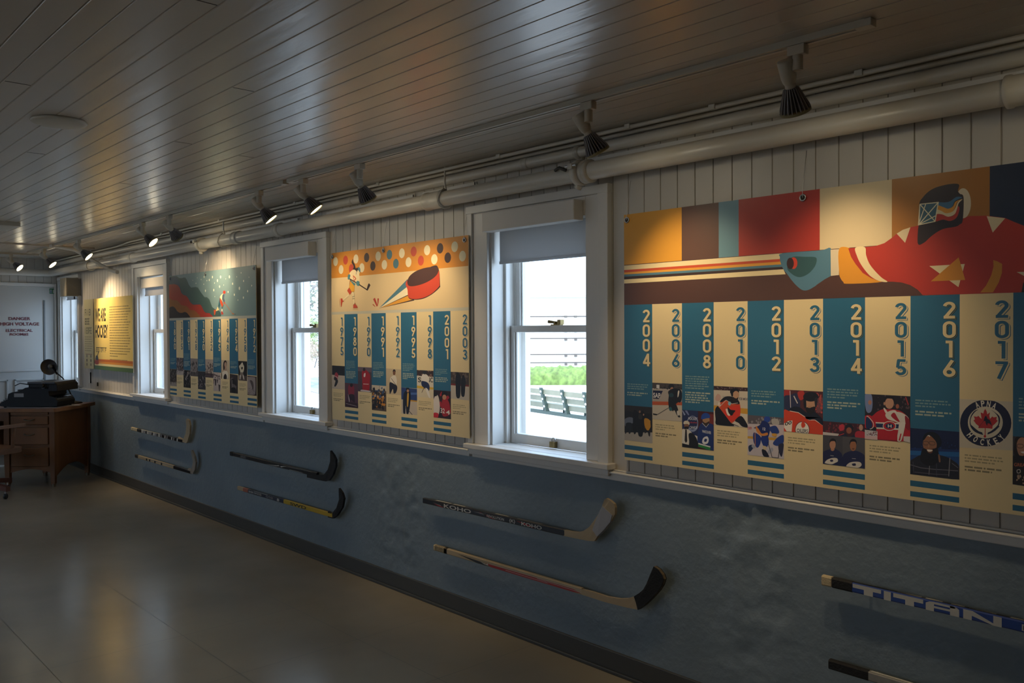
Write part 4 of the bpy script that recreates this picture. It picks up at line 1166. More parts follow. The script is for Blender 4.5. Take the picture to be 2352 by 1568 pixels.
# ------------------------------------------------------------------ hockey sticks on the lower wall
PEG = mat('wall_peg', (.25, .24, .22), .5)
WOOD = mat('worn_wood', (.42, .33, .21), .5, bump=.1, bscale=20, var=.15, vscale=8, stretch=(.3, 1, 1))
SILV = mat('silver_paint', (.30, .30, .28), .4, var=.2, vscale=20); TAPEB = mat('black_cloth_tape', (.012, .012, .013), .75, bump=.3, bscale=120)
TAPEW = mat('cream_cloth_tape', (.52, .43, .27), .75, bump=.3, bscale=120); LAC = mat('black_lacquer', (.012, .012, .016), .28)
NAVY = mat('navy_lacquer', (.012, .02, .05), .3); BLUE = mat('blue_lacquer', (.02, .06, .28), .3); YEL = mat('yellow_lacquer', (.50, .34, .03), .35); GREYW = mat('weathered_blade', (.27, .24, .20), .6, var=.2, vscale=15)
def stick(label, xa, za, xb, zb, segs, blade, blade_mat, deco=None, blade_px=None, h=.029, knob=None, tape=None, kick=.02):
    Y0, Y1 = -.050, -.030
    e = tag(empty('hockey_stick', (xa, Y1, za)), label, 'hockey stick', 'hockey sticks mounted on the blue wall')
    L = xb-xa; P = lambda s, t, y: Vector((xa+L*s, y, za+(zb-za)*s+t*h))
    def tube4(mb, s0, s1, m, gr=0.):
        c = .12+0*gr; sec = [(-.5+c, Y0-gr), (.5-c, Y0-gr), (.5+gr*25, Y0+.003), (.5+gr*25, Y1-.003), (.5-c, Y1), (-.5+c, Y1), (-.5-gr*25, Y1-.003), (-.5-gr*25, Y0+.003)]
        A = [P(s0, t, y) for t, y in sec]; B = [P(s1, t, y) for t, y in sec]; n = len(sec)
        for i in range(n): mb.face([A[i], A[(i+1) % n], B[(i+1) % n], B[i]], m)
        mb.face(A[::-1], m); mb.face(B, m)
    mb = MB()
    for s0, s1, m in segs: tube4(mb, s0, s1, m)
    if deco:
        for op in deco:
            k, m = op[0], op[1]
            if k == 'p': mb.face([P(s, t, Y0-.0003-op[3]*.0001) for s, t in op[2]], m)
            elif k == 't':
                for f in glyphs(op[2], .02): mb.face([P(op[3]+(op[4]-op[3])*u, op[5]+(op[6]-op[5])*v, Y0-.0009) for u, v in f], m)
            elif k == 'top':  # pale strips on the shaft's upper face paint its highlights
                for a, b in op[2]: mb.face([P(a, .503+.03, Y0+.004), P(b, .503+.03, Y0+.004), P(b, .503+.03, Y1-.004), P(a, .503+.03, Y1-.004)], m)
    kid(mb, 'shaft', e)
    if tape:
        mb = MB()
        for s0, s1, m in tape: tube4(mb, s0, s1, m, .0015)
        kid(mb, 'grip_tape', e)
    def bl(pts, m, name, par, y0=-.0497, th=.015, grow=0):
        mb = MB(); A = []; 
        for x, z in pts:
            u = max(0, (z-zb)/.28); A.append(Vector((x, y0-kick*u*u*1.5-grow, z)))
        mb.prism(A, Vector((0, th+2*grow, 0)), m); o = mb.build(name, None, .002)
        o.parent = par; o.matrix_parent_inverse = Matrix.Translation(-Vector(e.location)) if par is e else Matrix.Identity(4); return o
    def conv(px): return [(q.x, q.z) for q in (onY(a, b, -.05) for a, b in px)]
    out = conv(blade_px) if blade_px else blade
    bo = bl(out, blade_mat, 'blade', e)
    mb = MB()
    for s in (.12, .80): p = P(s, 0, 0); mb.tube([(p.x, Y1, p.z), (p.x, .0, p.z)], .006, PEG, 8)
    kid(mb, 'wall_peg', e)
    return e, bl, conv, bo
def z2p(x0, y0, sc, s): return [(x0+float(a.split(',')[0])/sc, y0+float(a.split(',')[1])/sc) for a in s.split()]
K5, K6 = (280, 940, 4.356), (940, 1100, 3.794)
def end(px, py): q = onY(px, py, -.05); return q.x, q.z
IW, IR = mat('ink_white', (.55, .55, .52), .4), mat('ink_red', (.35, .02, .02), .35)
IB = mat('ink_black', (.012, .012, .012), .4); ISL = mat('ink_grey', (.25, .25, .26), .4)
# 1 top left
xa, xb = end(301, 985)[0], end(419, 1012)[0]
rr = random.Random(4); d1 = [('p', [IB, IW, ISL][k % 3], [(s, -.45), (s+.02, -.45), (s+.025, .45), (s+.004, .45)], 1) for k, s in enumerate([.2+.037*j+rr.uniform(-.008, .008) for j in range(20)])]
stick('cream and black worn hockey stick, upper one at the far left beside the desk', xa, .602, xb, .600, [(0, .2, TAPEW), (.2, .58, SILV), (.58, 1, LAC)], None, WOOD, d1,
      z2p(*K5, '560,275 610,300 640,240 652,170 655,100 668,92 685,108 690,160 680,240 655,320 640,336 590,322 560,312'), tape=[(0, .035, TAPEW), (.13, .20, TAPEB)])
# 2 lower left
xa, xb = end(310, 1048)[0], end(437, 1080)[0]
stick('wooden hockey stick with pale blade, lower one at the far left', xa, .345, xb, .348, [(0, .06, LAC), (.06, .72, WOOD), (.72, 1, LAC)], None, GREYW,
      [('p', IB, [(s, -.4), (s+.025, -.4), (s+.025, .3), (s, .3)], 1) for s in (.22, .28, .38, .5)]+[('p', ISL, [(.3, .3), (.72, .3), (.72, .48), (.3, .48)], 1)],
      z2p(*K5, '660,590 690,600 708,560 715,510 702,410 716,405 735,465 742,530 730,600 708,645 660,640'), tape=[(0, .06, TAPEB)])
# 3 black with curved black blade
xa, xb = end(528, 1044)[0], end(727, 1095)[0]
stick('black hockey stick with white swirls and curved black blade, above the yellow and navy one', xa, .590, xb, .588, [(0, 1, LAC)], None, LAC,
      [('t', ISL, 'SERIES', .14, .21, -.3, .3)]+[('p', IW, [(.45, -.35), (.57, -.30), (.61, -.1), (.60, .15), (.585, -.05), (.54, -.2)], 1), ('p', IW, [(.62, -.05), (.66, .2), (.70, .28), (.66, .05), (.63, -.3)], 1), ('p', ISL, [(.70, .2), (.95, .35), (.95, .42), (.70, .3)], 1), ('p', IW, [(.72, -.4), (.86, -.35), (.86, -.28), (.72, -.3)], 1)],
      z2p(*K5, '1850,632 1950,655 2020,652 2060,600 2088,520 2100,410 2128,455 2146,500 2140,570 2110,650 2070,712 2040,720 1960,705 1850,680'), tape=[(0, .03, TAPEB)])
# 4 yellow and navy
xa, xb = end(545, 1122)[0], end(763, 1184)[0]
OR = mat('salmon_band', (.38, .12, .07), .4)
stick('yellow and navy hockey stick with black blade, left of the rough plaster patch', xa, .337, xb, .345, [(0, .07, WOOD), (.07, .13, OR), (.13, .53, NAVY), (.53, 1, YEL)], None, TAPEB,
      [('t', IW, 'SHER-WOOD', .14, .29, -.25, .25), ('t', ISL, 'FEATHER', .34, .42, -.3, .3), ('t', IW, '8', .46, .485, -.35, .35), ('t', IB, 'SWD', .60, .76, -.38, .38), ('p', IW, [(.2, .42), (.36, .42), (.36, .5), (.2, .5)], 1)],
      z2p(*K5, '2060,1020 2100,1042 2145,985 2178,900 2188,785 2215,830 2228,890 2205,980 2150,1062 2112,1092 2060,1080'))
# 5 KOHO
(xa, z5), (xb, z5b) = end(971, 1149), end(1296, 1223.5)
e5, bl5, cv5, bo5 = stick('black hockey stick with KOHO lettering and pale wooden blade with white band', xa, z5, xb, z5b, [(0, 1, LAC)], None, WOOD,
      [('t', IW, 'KOHO', .175, .385, -.40, .30), ('t', IW, 'REVOLUTION', .50, .62, -.30, .15), ('t', IW, '{K}', .655, .695, -.40, .30), ('t', IW, 'KOHO', .735, .865, -.35, .25),
       ('p', IR, [(.09, -.05), (.17, -.35), (.17, -.45), (.13, -.38)], 1), ('p', IW, [(.08, .10), (.15, -.15), (.15, -.22)], 1), ('p', IR, [(.44, .3), (.52, -.35), (.56, -.40), (.5, .05)], 1), ('p', IR, [(.70, .2), (.78, -.3), (.82, -.35), (.76, .1)], 1), ('p', ISL, [(.40, .1), (.50, -.1), (.49, .2)], 1),
       ('top', IW, [(.10, .22), (.24, .33), (.55, .64)]), ('top', ISL, [(.70, .86)])],
      z2p(*K6, '1345,441 1400,455 1470,462 1520,450 1570,415 1625,345 1670,280 1700,215 1718,175 1735,163 1765,180 1800,213 1806,245 1800,305 1760,370 1700,440 1640,500 1612,540 1560,538 1440,515 1345,494'), h=.030)
o = bl5(cv5(z2p(*K6, '1600,440 1640,345 1672,275 1700,232 1780,312 1760,372 1700,442 1640,500')), mat('white_tape', (.40, .40, .42), .7), 'blade_tape', bo5, grow=.004)
# 6 red and wood with black tape
(xa, z6), (xb, z6b) = end(996, 1257), end(1335.5, 1358.5)
e6, bl6, cv6, bo6 = stick('wooden hockey stick with red shaft graphics and black taped blade', xa, z6, xb, z6b, [(0, 1, WOOD)], None, WOOD,
      [('p', IB, [(0.190, .15), (0.381, -.05), (0.428, -.35), (0.393, -.45), (0.333, -.42)], 1), ('p', IR, [(0.393, -.02), (0.738, .05), (0.952, .05), (0.999, -.25), (0.952, -.42), (0.595, -.45), (0.428, -.40)], 1),
       ('p', IW, [(0.357, .02), (0.399, -.18), (0.411, .05), (0.416, -.3), (0.387, -.28)], 2), ('p', IW, [(0.535, -.22), (0.809, -.25), (0.797, -.20), (0.535, -.16)], 2), ('p', IW, [(0.738, -.05), (0.999, -.18), (0.999, -.12), (0.738, .0)], 2), ('p', IW, [(0.428, .08), (0.999, .16), (0.999, .2), (0.428, .12)], 2), ('p', IB, [(0.999, .15), (0.999, -.15), (0.999, .2)], 2)],
      z2p(*K6, '1500,960 1600,985 1720,1025 1830,1042 1900,1040 1960,1022 2010,990 2045,960 2075,910 2110,830 2145,757 2185,785 2215,830 2228,870 2210,920 2175,975 2110,1045 2050,1100 1995,1138 1900,1120 1700,1070 1500,1005'), h=.030, tape=[(0, .10, TAPEW)]+[(.012+.011*k, .017+.011*k, TAPEB) for k in range(8)]+[(.085, .105, TAPEB)], kick=.012)
bl6(cv6(z2p(*K6, '1962,1020 2010,990 2045,960 2075,910 2110,830 2145,757 2185,785 2215,830 2228,870 2210,920 2175,975 2110,1045 2050,1100 1995,1138 1980,1075')), TAPEB, 'blade_tape', bo6, grow=.004)
# 7 titan
xa = end(1887, 1335)[0]
def genblade(xb, z): return [(xb-.02, z+.014), (xb+.06, z+.015), (xb+.14, z+.05), (xb+.20, z+.14), (xb+.235, z+.24), (xb+.28, z+.26), (xb+.30, z+.20), (xb+.28, z+.09), (xb+.21, z-.0), (xb+.14, z-.016), (xb-.02, z-.014)]
TI = ([('p', IW, [(.135, .40), (.26, .40), (.26, .02), (.225, .02), (.225, -.48), (.185, -.48), (.185, .02), (.135, .02)], 1), ('p', IW, [(.272, .40), (.302, .40), (.302, -.48), (.272, -.48)], 1),
      ('p', IW, [(.312, .40), (.435, .40), (.435, .0), (.398, .0), (.398, -.48), (.362, -.48), (.362, .0), (.312, .0)], 1),
      ('p', IW, [(.445, .2), (.46, .38), (.478, .42), (.478, -.48), (.445, -.48)], 1), ('p', IW, [(.478, .42), (.56, .42), (.56, .22), (.478, .22)], 1), ('p', IW, [(.478, .05), (.54, .05), (.54, -.15), (.478, -.15)], 1), ('p', IW, [(.54, .42), (.565, .36), (.575, .2), (.575, -.48), (.54, -.48)], 1),
      ('p', IW, [(.59, .40), (.625, .40), (.700, -.30), (.700, .40), (.730, .40), (.730, -.50), (.70, -.50), (.622, -.05), (.622, -.48), (.59, -.48)], 1)])
TI = [(k, m, [((s-.04)*.60+.03, t) for s, t in pts], n) for k, m, pts, n in TI]
SC = lambda s: (s-.04)*.60+.03
stick('blue hockey stick with big white TITAN lettering at the lower right', xa, .647, xa+1.32, .640, [(0, .028, TAPEW), (.028, .085, TAPEB), (.085, 1, BLUE)], genblade(xa+1.32, .640), WOOD,
      TI+[('t', IW, 'PRO', SC(.80), SC(.98), -.35, .25), ('t', NAVY, 'PRO', SC(.805), SC(.975), -.28, .18), ('top', IB, [(.085, .95)]), ('top', IW, [(.20, .26), (.27, .31), (.33, .36), (.37, .43), (.46, .50)])], h=.034, tape=[(0, .027, TAPEW), (.030, .085, TAPEB)])  # broken white top strips are painted highlights
# 8 bottom right
xa = end(1903, 1546)[0]
stick('hockey stick with black grip and silver shaft at the bottom right edge of the picture', xa, .352, xa+1.30, .350, [(0, .11, TAPEB), (.11, 1, SILV)], genblade(xa+1.30, .350), WOOD, [('top', IW, [(.115, .6)])], h=.032, tape=[(0, .11, TAPEB)])

# ------------------------------------------------------------------ electrical room door in the end wall
DOOR = mat('pale_door_paint', (.50, .50, .48), .4, bump=.05, bscale=10)
e = tag(empty('door_1', (XL, -.52, 0)), kind='structure'); yR, yL = -.060, -.985
mb = MB(); mb.box(XL-.045, XL-.002, yL, yR, 0.01, 2.09, DOOR)
for za, zb_ in ((.12, .52), (.60, 1.0)):
    for ya, yb in ((yL+.10, -.555), (-.49, yR-.12)):
        for bx in ((ya, yb, zb_-.018, zb_), (ya, yb, za, za+.018), (ya, ya+.018, za, zb_), (yb-.018, yb, za, zb_)): mb.box(XL-.002, XL+.012, *bx, DOOR)
mb.box(XL-.002, XL+.010, yL, yR, 1.09, 1.12, DOOR); kid(mb, 'door_leaf', e, .003)
mb = MB(); mb.box(XL-.004, XL+.008, -.176, -.160, .5, 1.93, mat('grey_strip', (.16, .17, .17), .5)); kid(mb, 'edge_strip', e)
INK = mat('dark_red_lettering', (.16, .03, .045), .5); mb = MB()
def doortext(t, pxa, pxb, pya, pyb):
    a = onX(pxa, (pya+pyb)/2, XL+.001); b = onX(pxb, (pya+pyb)/2, XL+.001); zt = onX((pxa+pxb)/2, pya, XL).z; zb_ = onX((pxa+pxb)/2, pyb, XL).z
    for f in glyphs(t, .028): mb.face([(XL+.0006, a.y+(b.y-a.y)*u, zb_+(zt-zb_)*v) for u, v in f], INK)
doortext('DANGER', 20, 70, 728, 735); doortext('HIGH VOLTAGE', 0.5, 90, 740, 747.5); doortext('ELECTRICAL', 13.5, 75, 755.5, 762); doortext('ROOM#2', 22.5, 65.5, 764.5, 771); kid(mb, 'lettering', e)
mb = MB(); mb.box(XL-.05, XL+.018, yR, -.035, 0, 2.13, TRIM); mb.box(XL-.05, XL+.018, yL-.07, yL, 0, 2.13, TRIM); mb.box(XL-.05, XL+.018, yL, yR, 2.092, 2.13, TRIM); kid(mb, 'door_frame', e, .003)
mb = MB(); mb.face([(XL-.06, .2, -.1), (XL-.06, YB-.2, -.1), (XL-.06, YB-.2, 2.7), (XL-.06, .2, 2.7)], WHITE); struct(mb, 'wall_light_block')  # unseen outer skin, extended to block light leaking through the end wall
mb = MB(); a = onX(113.5, 668, XL); b = onX(126.5, 668, XL); GR = mat('green_sticker', (.02, .16, .07), .4)
zt, zb_ = onX(120, 662.5, XL).z, onX(120, 674.5, XL).z; y0, y1 = a.y, b.y
mb.box(XL+.0, XL+.0015, y0, y1, zb_, zt, GR); mb.box(XL+.0015, XL+.002, y0+.008, y0+.024, zb_+.008, zt-.014, IW); mb.box(XL+.0015, XL+.002, y1-.024, y1-.008, zb_+.008, zt-.014, IW)
mb.box(XL+.002, XL+.0024, y0+.012, y0+.020, zb_+.008, zt-.02, BLUE)
tag(mb.build('safety_sticker'), 'small green and white sticker in the top corner of the electrical room door', 'sticker')

# loudspeaker box
BEI = mat('beige_casing', (.30, .27, .21), .6)
xs_ = -10.33; pa = onX(152, 660, xs_); pb = onX(189, 660, xs_); zt, zb_ = onX(170, 638, xs_).z, onX(170, 680, xs_).z
e = tag(empty('loudspeaker', (xs_, pb.y, zb_)), 'beige box loudspeaker fixed high above the corner window', 'loudspeaker')
mb = MB(); mb.box(xs_-.24, xs_, pa.y, pb.y, zb_, zt, BEI); kid(mb, 'casing', e, .004)
mb = MB(); mb.box(xs_, xs_+.004, pa.y+.010, pb.y-.010, zb_+.010, zt-.010, mat('beige_cloth', (.26, .235, .19), .85, bump=.2, bscale=200)); kid(mb, 'front_cloth', e)
mb = MB(); mb.box(xs_-.16, xs_-.08, pb.y, 0, zb_+.06, zt-.06, BLACK); mb.tube([(xs_-.12, pb.y-.05, zb_-.03), (xs_-.12, pb.y-.05, zb_)], .008, BLACK, 8); kid(mb, 'wall_bracket', e)
mb = MB(); p = onY(208, 865, 0); mb.box(p.x-.02, p.x+.02, -.010, 0, .985, 1.105, TRIM); mb.box(p.x+.018, p.x+.024, -.012, 0, .985, 1.105, DK); tag(mb.build('wall_switch'), 'narrow white wall plate under the narrow pale poster', 'wall plate')
mb = MB(); p = onY(225, 882, 0); mb.box(p.x-.012, p.x+.012, -.008, 0, p.z-.02, p.z+.02, DK); tag(mb.build('wall_hook'), 'tiny dark hook on the boards under the yellow poster', 'hook')

# ------------------------------------------------------------------ desk with typewriter, lamp and papers; swivel chair
OAK = mat('brown_oak', (.20, .085, .03), .35, bump=.08, bscale=12, var=.25, vscale=5, stretch=(1, 1, .2)); OAKT = mat('brown_oak_top', (.26, .12, .05), .3, bump=.06, bscale=10, var=.2, vscale=6)
DKW = mat('dark_recess', (.02, .012, .008), .7); HAN = mat('drawer_pull_metal', (.20, .15, .10), .4, .7)
Fp = Vector((-9.31, -.55, 0)); RH = Vector((.735*0+.679, .735, 0)); RH = Vector((.679, .735, 0)); DP = Vector((-.735, .679, 0))
TD = lambda p: Fp+RH*p.x+DP*p.y+Vector((0, 0, p.z))        # local: x to the right end, y away, z up
DT = .79; DW = 1.52; DD = .72
e = tag(empty('desk', Fp), 'brown oak pedestal desk in the far corner holding the typewriter and lamp', 'desk')
mb = MB(); out = smooth([(.03, -.03), (.05, .1), (.05, DD-.1), (.03, DD+.0), (-.1, DD+.01), (-DW+.1, DD+.01), (-DW-.05, DD), (-DW-.05, 0), (-DW+.1, -.045), (-.7, -.05), (-.1, -.045)], 4)
mb.prism([TD(Vector((x, y, DT-.035))) for x, y in out], Vector((0, 0, .035)), OAKT); kid(mb, 'desk_top', e, .008)
def pedestal(xr):
    mb = MB(); x0, x1 = xr-.50, xr
    mb.box(x0+.02, x1-.02, .02, DD-.03, .20, DT-.035, OAK, TD)
    mb.box(x1-.03, x1-.012, .045, DD-.06, .19, DT-.035, OAK, TD)
    for yy in (.012,):
        a = [(x0+.03+(x1-x0-.06)*k/10, .135+.045*math.sin(math.pi*k/10)) for k in range(11)]
        mb.prism([TD(Vector((x, yy, z))) for x, z in a+[(x1-.03, .22), (x0+.03, .22)]], DP*.02, OAK)
    a = [(.05+(DD-.1)*k/10, .10+.10*math.sin(math.pi*k/10)) for k in range(11)]
    mb.prism([TD(Vector((x1-.03, y, z))) for y, z in a+[(DD-.05, .3), (.05, .3)]], RH*.018, OAK)
    kid(mb, 'pedestal', e, .003)
    for lx in (x0+.02, x1-.025):
        for ly in (.02, DD-.03):
            mb = MB(); prof = []
            for h, w_ in ((0, .014), (.03, .016), (.031, .020), (.25, .026), (.4, .027), (DT-.036, .027)): prof.append([TD(Vector((lx+sx*w_, ly+sy*w_, h))) for sx, sy in ((-1, -1), (1, -1), (1, 1), (-1, 1))])
            mb.grid(prof, OAK, False, True); mb.face(prof[0][::-1], OAK); kid(mb, 'leg', e, .003)
            mb = MB(); mb.lathe([(.017, 0), (.019, .01), (.018, .045)], TD(Vector((lx, ly, 0))), (0, 0, 1), mat('brass_ferrule', (.25, .22, .16), .45, .6), 12); kid(mb, 'foot_cap', e)
    for z0, z1 in ((.62, .715), (.42, .60), (.20, .40)):
        mb = MB(); mb.box(x0+.06, x1-.065, -.004, .03, z0+.006, z1-.004, OAK, TD); d = kid(mb, 'drawer', e, .006)
        mb = MB(); zc = z0+(z1-z0)*.62; xc = (x0+x1)/2
        mb.tube([TD(Vector((xc-.045, 0, zc))), TD(Vector((xc-.045, -.022, zc))), TD(Vector((xc-.02, -.026, zc-.008))), TD(Vector((xc+.02, -.026, zc-.008))), TD(Vector((xc+.045, -.022, zc))), TD(Vector((xc+.045, 0, zc)))], .006, HAN, 8)
        k_ = kid(mb, 'drawer_pull', e); k_.parent = d; k_.matrix_parent_inverse = Matrix.Identity(4); k_.matrix_parent_inverse = Matrix.Identity(4)
    mb = MB(); mb.box(x0+.06, x1-.065, -.002, .02, .725, .750, OAKT, TD); kid(mb, 'pull_out_board', e, .002)
pedestal(0); pedestal(-DW+.5)
mb = MB(); mb.box(-DW+.5, -.5, .0, .03, .66, DT-.035, OAK, TD); kid(mb, 'centre_drawer', e, .004)
mb = MB(); mb.box(-DW+.5, -.5, DD-.06, DD-.04, .25, DT-.035, OAK, TD); kid(mb, 'modesty_panel', e)
# typewriter: profile seen from its side, keyboard towards the left
To = TD(Vector((-.245, .06, DT)))
TT = lambda p: To+RH*p.x+DP*p.y+Vector((0, 0, p.z))
e = tag(empty('typewriter', To), 'old black typewriter standing on the desk', 'typewriter')
TWB = mat('typewriter_black', (.008, .008, .009), .55, spec=.3); TWM = mat('typewriter_metal', (.06, .06, .065), .35, .7)
body = [(-.30, .012), (.235, .012), (.245, .06), (.22, .10), (.16, .12), (.15, .20), (.0, .215), (-.08, .20), (-.13, .17), (-.215, .155), (-.25, .14), (-.26, .085), (-.33, .05), (-.35, .02)]
mb = MB(); mb.prism([TT(Vector((x, 0, z))) for x, z in body], DP*.34, TWB); kid(mb, 'body', e, .012)
mb = MB(); mb.lathe([(.03, 0), (.032, .005), (.032, .42), (.03, .425)], TT(Vector((.12, -.04, .225))), DP, TWM, 20); mb.lathe([(.02, 0), (.022, .003), (.022, .03), (.018, .034)], TT(Vector((.12, -.075, .225))), DP, TWB, 18); kid(mb, 'platen', e)
mb = MB(); mb.box(-.03, .255, -.03, .37, .20, .245, TWB, TT); mb.box(.17, .262, -.035, .375, .165, .235, TWB, TT); mb.box(-.04, .24, -.034, .374, .240, .262, TWM, TT); kid(mb, 'carriage', e, .006)
mb = MB(); mb.tube([TT(Vector((-.02, -.035, .235))), TT(Vector((-.10, -.05, .25))), TT(Vector((-.15, -.055, .225)))], .005, TWM, 8); kid(mb, 'return_lever', e)
mb = MB(); mb.lathe([(.001, 0), (.055, .0), (.055, .012), (.001, .014)], TT(Vector((-.15, .10, .165))), (0, 0, 1), TWM, 20); mb.lathe([(.001, 0), (.055, .0), (.055, .012), (.001, .014)], TT(Vector((-.15, .25, .165))), (0, 0, 1), TWM, 20); kid(mb, 'ribbon_spool', e)
KEY = mat('key_cap', (.10, .10, .09), .3)
for r in range(4):
    for c in range(9):
        mb = MB(); b_ = TT(Vector((-.345+.024*r+.0, .045+.03*c, .045+.016*r))); mb.tube([b_-Vector((0, 0, .03)), b_+Vector((0, 0, .012))], .002, TWM, 6); mb.lathe([(.009, 0), (.0095, .003), (.008, .004)], b_+Vector((0, 0, .012)), (0, 0, 1), KEY, 12); kid(mb, 'key', e)
mb = MB(); mb.box(-.19, -.095, -.003, 0, .108, .145, mat('white_label', (.30, .29, .29), .6), TT); kid(mb, 'paper_label', e)
mb = MB(); mb.lathe([(.028, 0), (.030, .01), (.030, .30), (.028, .31)], TT(Vector((.205, .02, .075))), DP, mat('shiny_black', (.02, .03, .05), .15), 18); kid(mb, 'ribbon_cover', e)
for fx in (-.30, .21):
    for fy in (.03, .31): mb = MB(); mb.lathe([(.012, 0), (.014, .013)], TT(Vector((fx, fy, 0))), (0, 0, 1), TWB, 10); kid(mb, 'rubber_foot', e)
# desk lamp
Lo = TD(Vector((-.115, .57, DT))); LM = mat('lamp_bronze', (.035, .030, .026), .4, .6); LI = mat('lamp_inside', (.10, .09, .085), .5)
depth = (Lo-CAM).dot(FW)
def LP(px, py, dd=0): d = ray(px, py); return CAM+d*((depth+dd)/d.dot(FW))
bx = P_ = None
e = tag(empty('desk_lamp', Lo), 'dark gooseneck desk lamp with round shade beside the typewriter', 'lamp')
mb = MB(); mb.lathe([(.095, 0), (.098, .006), (.085, .016), (.03, .026), (.014, .045), (.009, .06)], Lo, (0, 0, 1), LM, 28); kid(mb, 'base', e)
top = Lo+Vector((0, 0, .06)); sc = LP(114, 842); nk = LP(131, 858)
qs = [top, LP(157, 893), LP(153, 880), LP(144, 868), LP(136, 861), nk]; qs = [Vector(q) for q in qs]
pts = [qs[0]]+[Vector(q) for q in [tuple(qs[i]*(1-t)+qs[i+1]*t) for i in range(5) for t in (.33, .66, 1)]]
mb = MB(); mb.tube(pts, .0065, LM, 10); kid(mb, 'gooseneck', e)
ax = (Vector((0, -2.9, 1.2))-sc).normalized()*.62+(sc-nk).normalized()*.30+Vector((0, 0, -.28)); ax.normalize()
b0 = sc-ax*.075
mb = MB(); mb.lathe([(.018, 0), (.022, .02), (.045, .035), (.070, .055), (.084, .09), (.0855, .095)], b0, ax, LM, 32, False); mb.lathe([(.084, .094), (.068, .057), (.043, .038), (.001, .03)], b0, ax, LI, 32, False); kid(mb, 'lamp_shade', e)
mb = MB(); mb.tube([nk, b0+ax*.01], .012, LM, 10); mb.tube([b0-ax*.03, b0+ax*.01], .019, LM, 14); kid(mb, 'socket', e)
mb = MB(); mb.lathe([(.001, .085), (.018, .078), (.026, .062), (.020, .042), (.013, .034)], b0, ax, mat('bulb_glass', (.25, .24, .22), .15), 18, False); kid(mb, 'bulb', e)
# papers
PAP = mat('white_paper', (.42, .42, .45), .7)
for (x, y, r, w_, h_, lab) in ((-.10, .12, .3, .22, .30, 'white sheet of paper lying on the desk corner nearest the lamp'), (-.22, .05, 1.2, .21, .29, 'white sheet of paper lying in front of the typewriter'), (-.05, .32, .9, .2, .28, 'white sheet of paper lying by the lamp base'), (-.40, .06, .1, .22, .29, 'pale sheet of paper lying left under the typewriter edge')):
    mb = MB(); c, s_ = math.cos(r), math.sin(r); zz = DT+.001*(1+abs(x)*6)
    pts = [TD(Vector((x+a*c-b*s_, max(y+a*s_+b*c, -.035), zz))) for a, b in ((-w_/2, -h_/2), (w_/2, -h_/2), (w_/2, h_/2), (-w_/2, h_/2))]
    mb.prism(pts, Vector((0, 0, .0008)), PAP); tag(mb.build('paper_sheet'), lab, 'paper', 'papers on the desk')
# wooden swivel chair, only its right edge is in the picture
cc = onZ(-57, 1142, 0); _a = R_(-24); CHW = mat('chair_wood', (.17, .085, .045), .4, var=.2, vscale=6)
TC = lambda p: Vector((cc.x, cc.y, 0))+RH*(p.x*math.cos(_a)-p.y*math.sin(_a))+DP*(p.x*math.sin(_a)+p.y*math.cos(_a))+Vector((0, 0, p.z))
e = tag(empty('swivel_chair', (cc.x, cc.y, 0)), 'wooden swivel armchair at the left edge in front of the desk', 'chair')
mb = MB(); o_ = smooth([(.23, -.20), (.24, .05), (.20, .22), (0, .24), (-.20, .22), (-.24, .05), (-.23, -.20), (0, -.23)], 4)
mb.prism([TC(Vector((x*1.6, y*1.1, .42))) for x, y in o_], Vector((0, 0, .045)), CHW); kid(mb, 'seat', e, .012)
for sx in (-1, 1):
    mb = MB(); mb.prism([TC(Vector((sx*.36+a, b, .655+.02*(b+.2)))) for a, b in ((-.03, -.24), (.03, -.24), (.035, .22), (.0, .26), (-.035, .22))], Vector((0, 0, .024)), CHW); kid(mb, 'armrest', e, .008)
    for b in (-.16, .14): mb = MB(); mb.tube([TC(Vector((sx*.33, b, .46))), TC(Vector((sx*.36, b, .66)))], .015, CHW, 10); kid(mb, 'arm_post', e)
mb = MB(); mb.prism([TC(Vector((x, -.26-.02*abs(x)*4, z))) for x, z in ((-.30, .82), (0, .86), (.30, .82), (.28, .70), (0, .72), (-.28, .70))], DP*-.02, CHW); kid(mb, 'backrest', e, .006)
for x in (-.24, -.12, 0, .12, .24): mb = MB(); mb.tube([TC(Vector((x, -.24, .45))), TC(Vector((x, -.275, .74)))], .011, CHW, 8); kid(mb, 'back_spindle', e)
mb = MB(); mb.tube([TC(Vector((0, 0, .10))), TC(Vector((0, 0, .42)))], .03, BLACK, 14); kid(mb, 'column', e)
RWD = mat('chair_base_wood', (.12, .045, .03), .45)
for k in range(4):
    t = R_(8+90*k); dx_, dy_ = math.cos(t), math.sin(t); w2 = .024
    mb = MB(); mb.prism([TC(Vector((dx_*r-dy_*s_*w2, dy_*r+dx_*s_*w2, z))) for r, s_, z in ((.02, 1, .13), (.02, -1, .13), (.39, -1, .075), (.39, 1, .075))], Vector((0, 0, .045)), RWD); kid(mb, 'base_arm', e, .006)
    mb = MB(); c_ = TC(Vector((dx_*.36, dy_*.36, .028))); mb.lathe([(.02, -.012), (.027, -.009), (.027, .009), (.02, .012)], c_, RH, BLACK, 16); mb.tube([c_+Vector((0, 0, .0)), c_+Vector((0, 0, .055))], .008, STEEL, 8); kid(mb, 'caster', e)

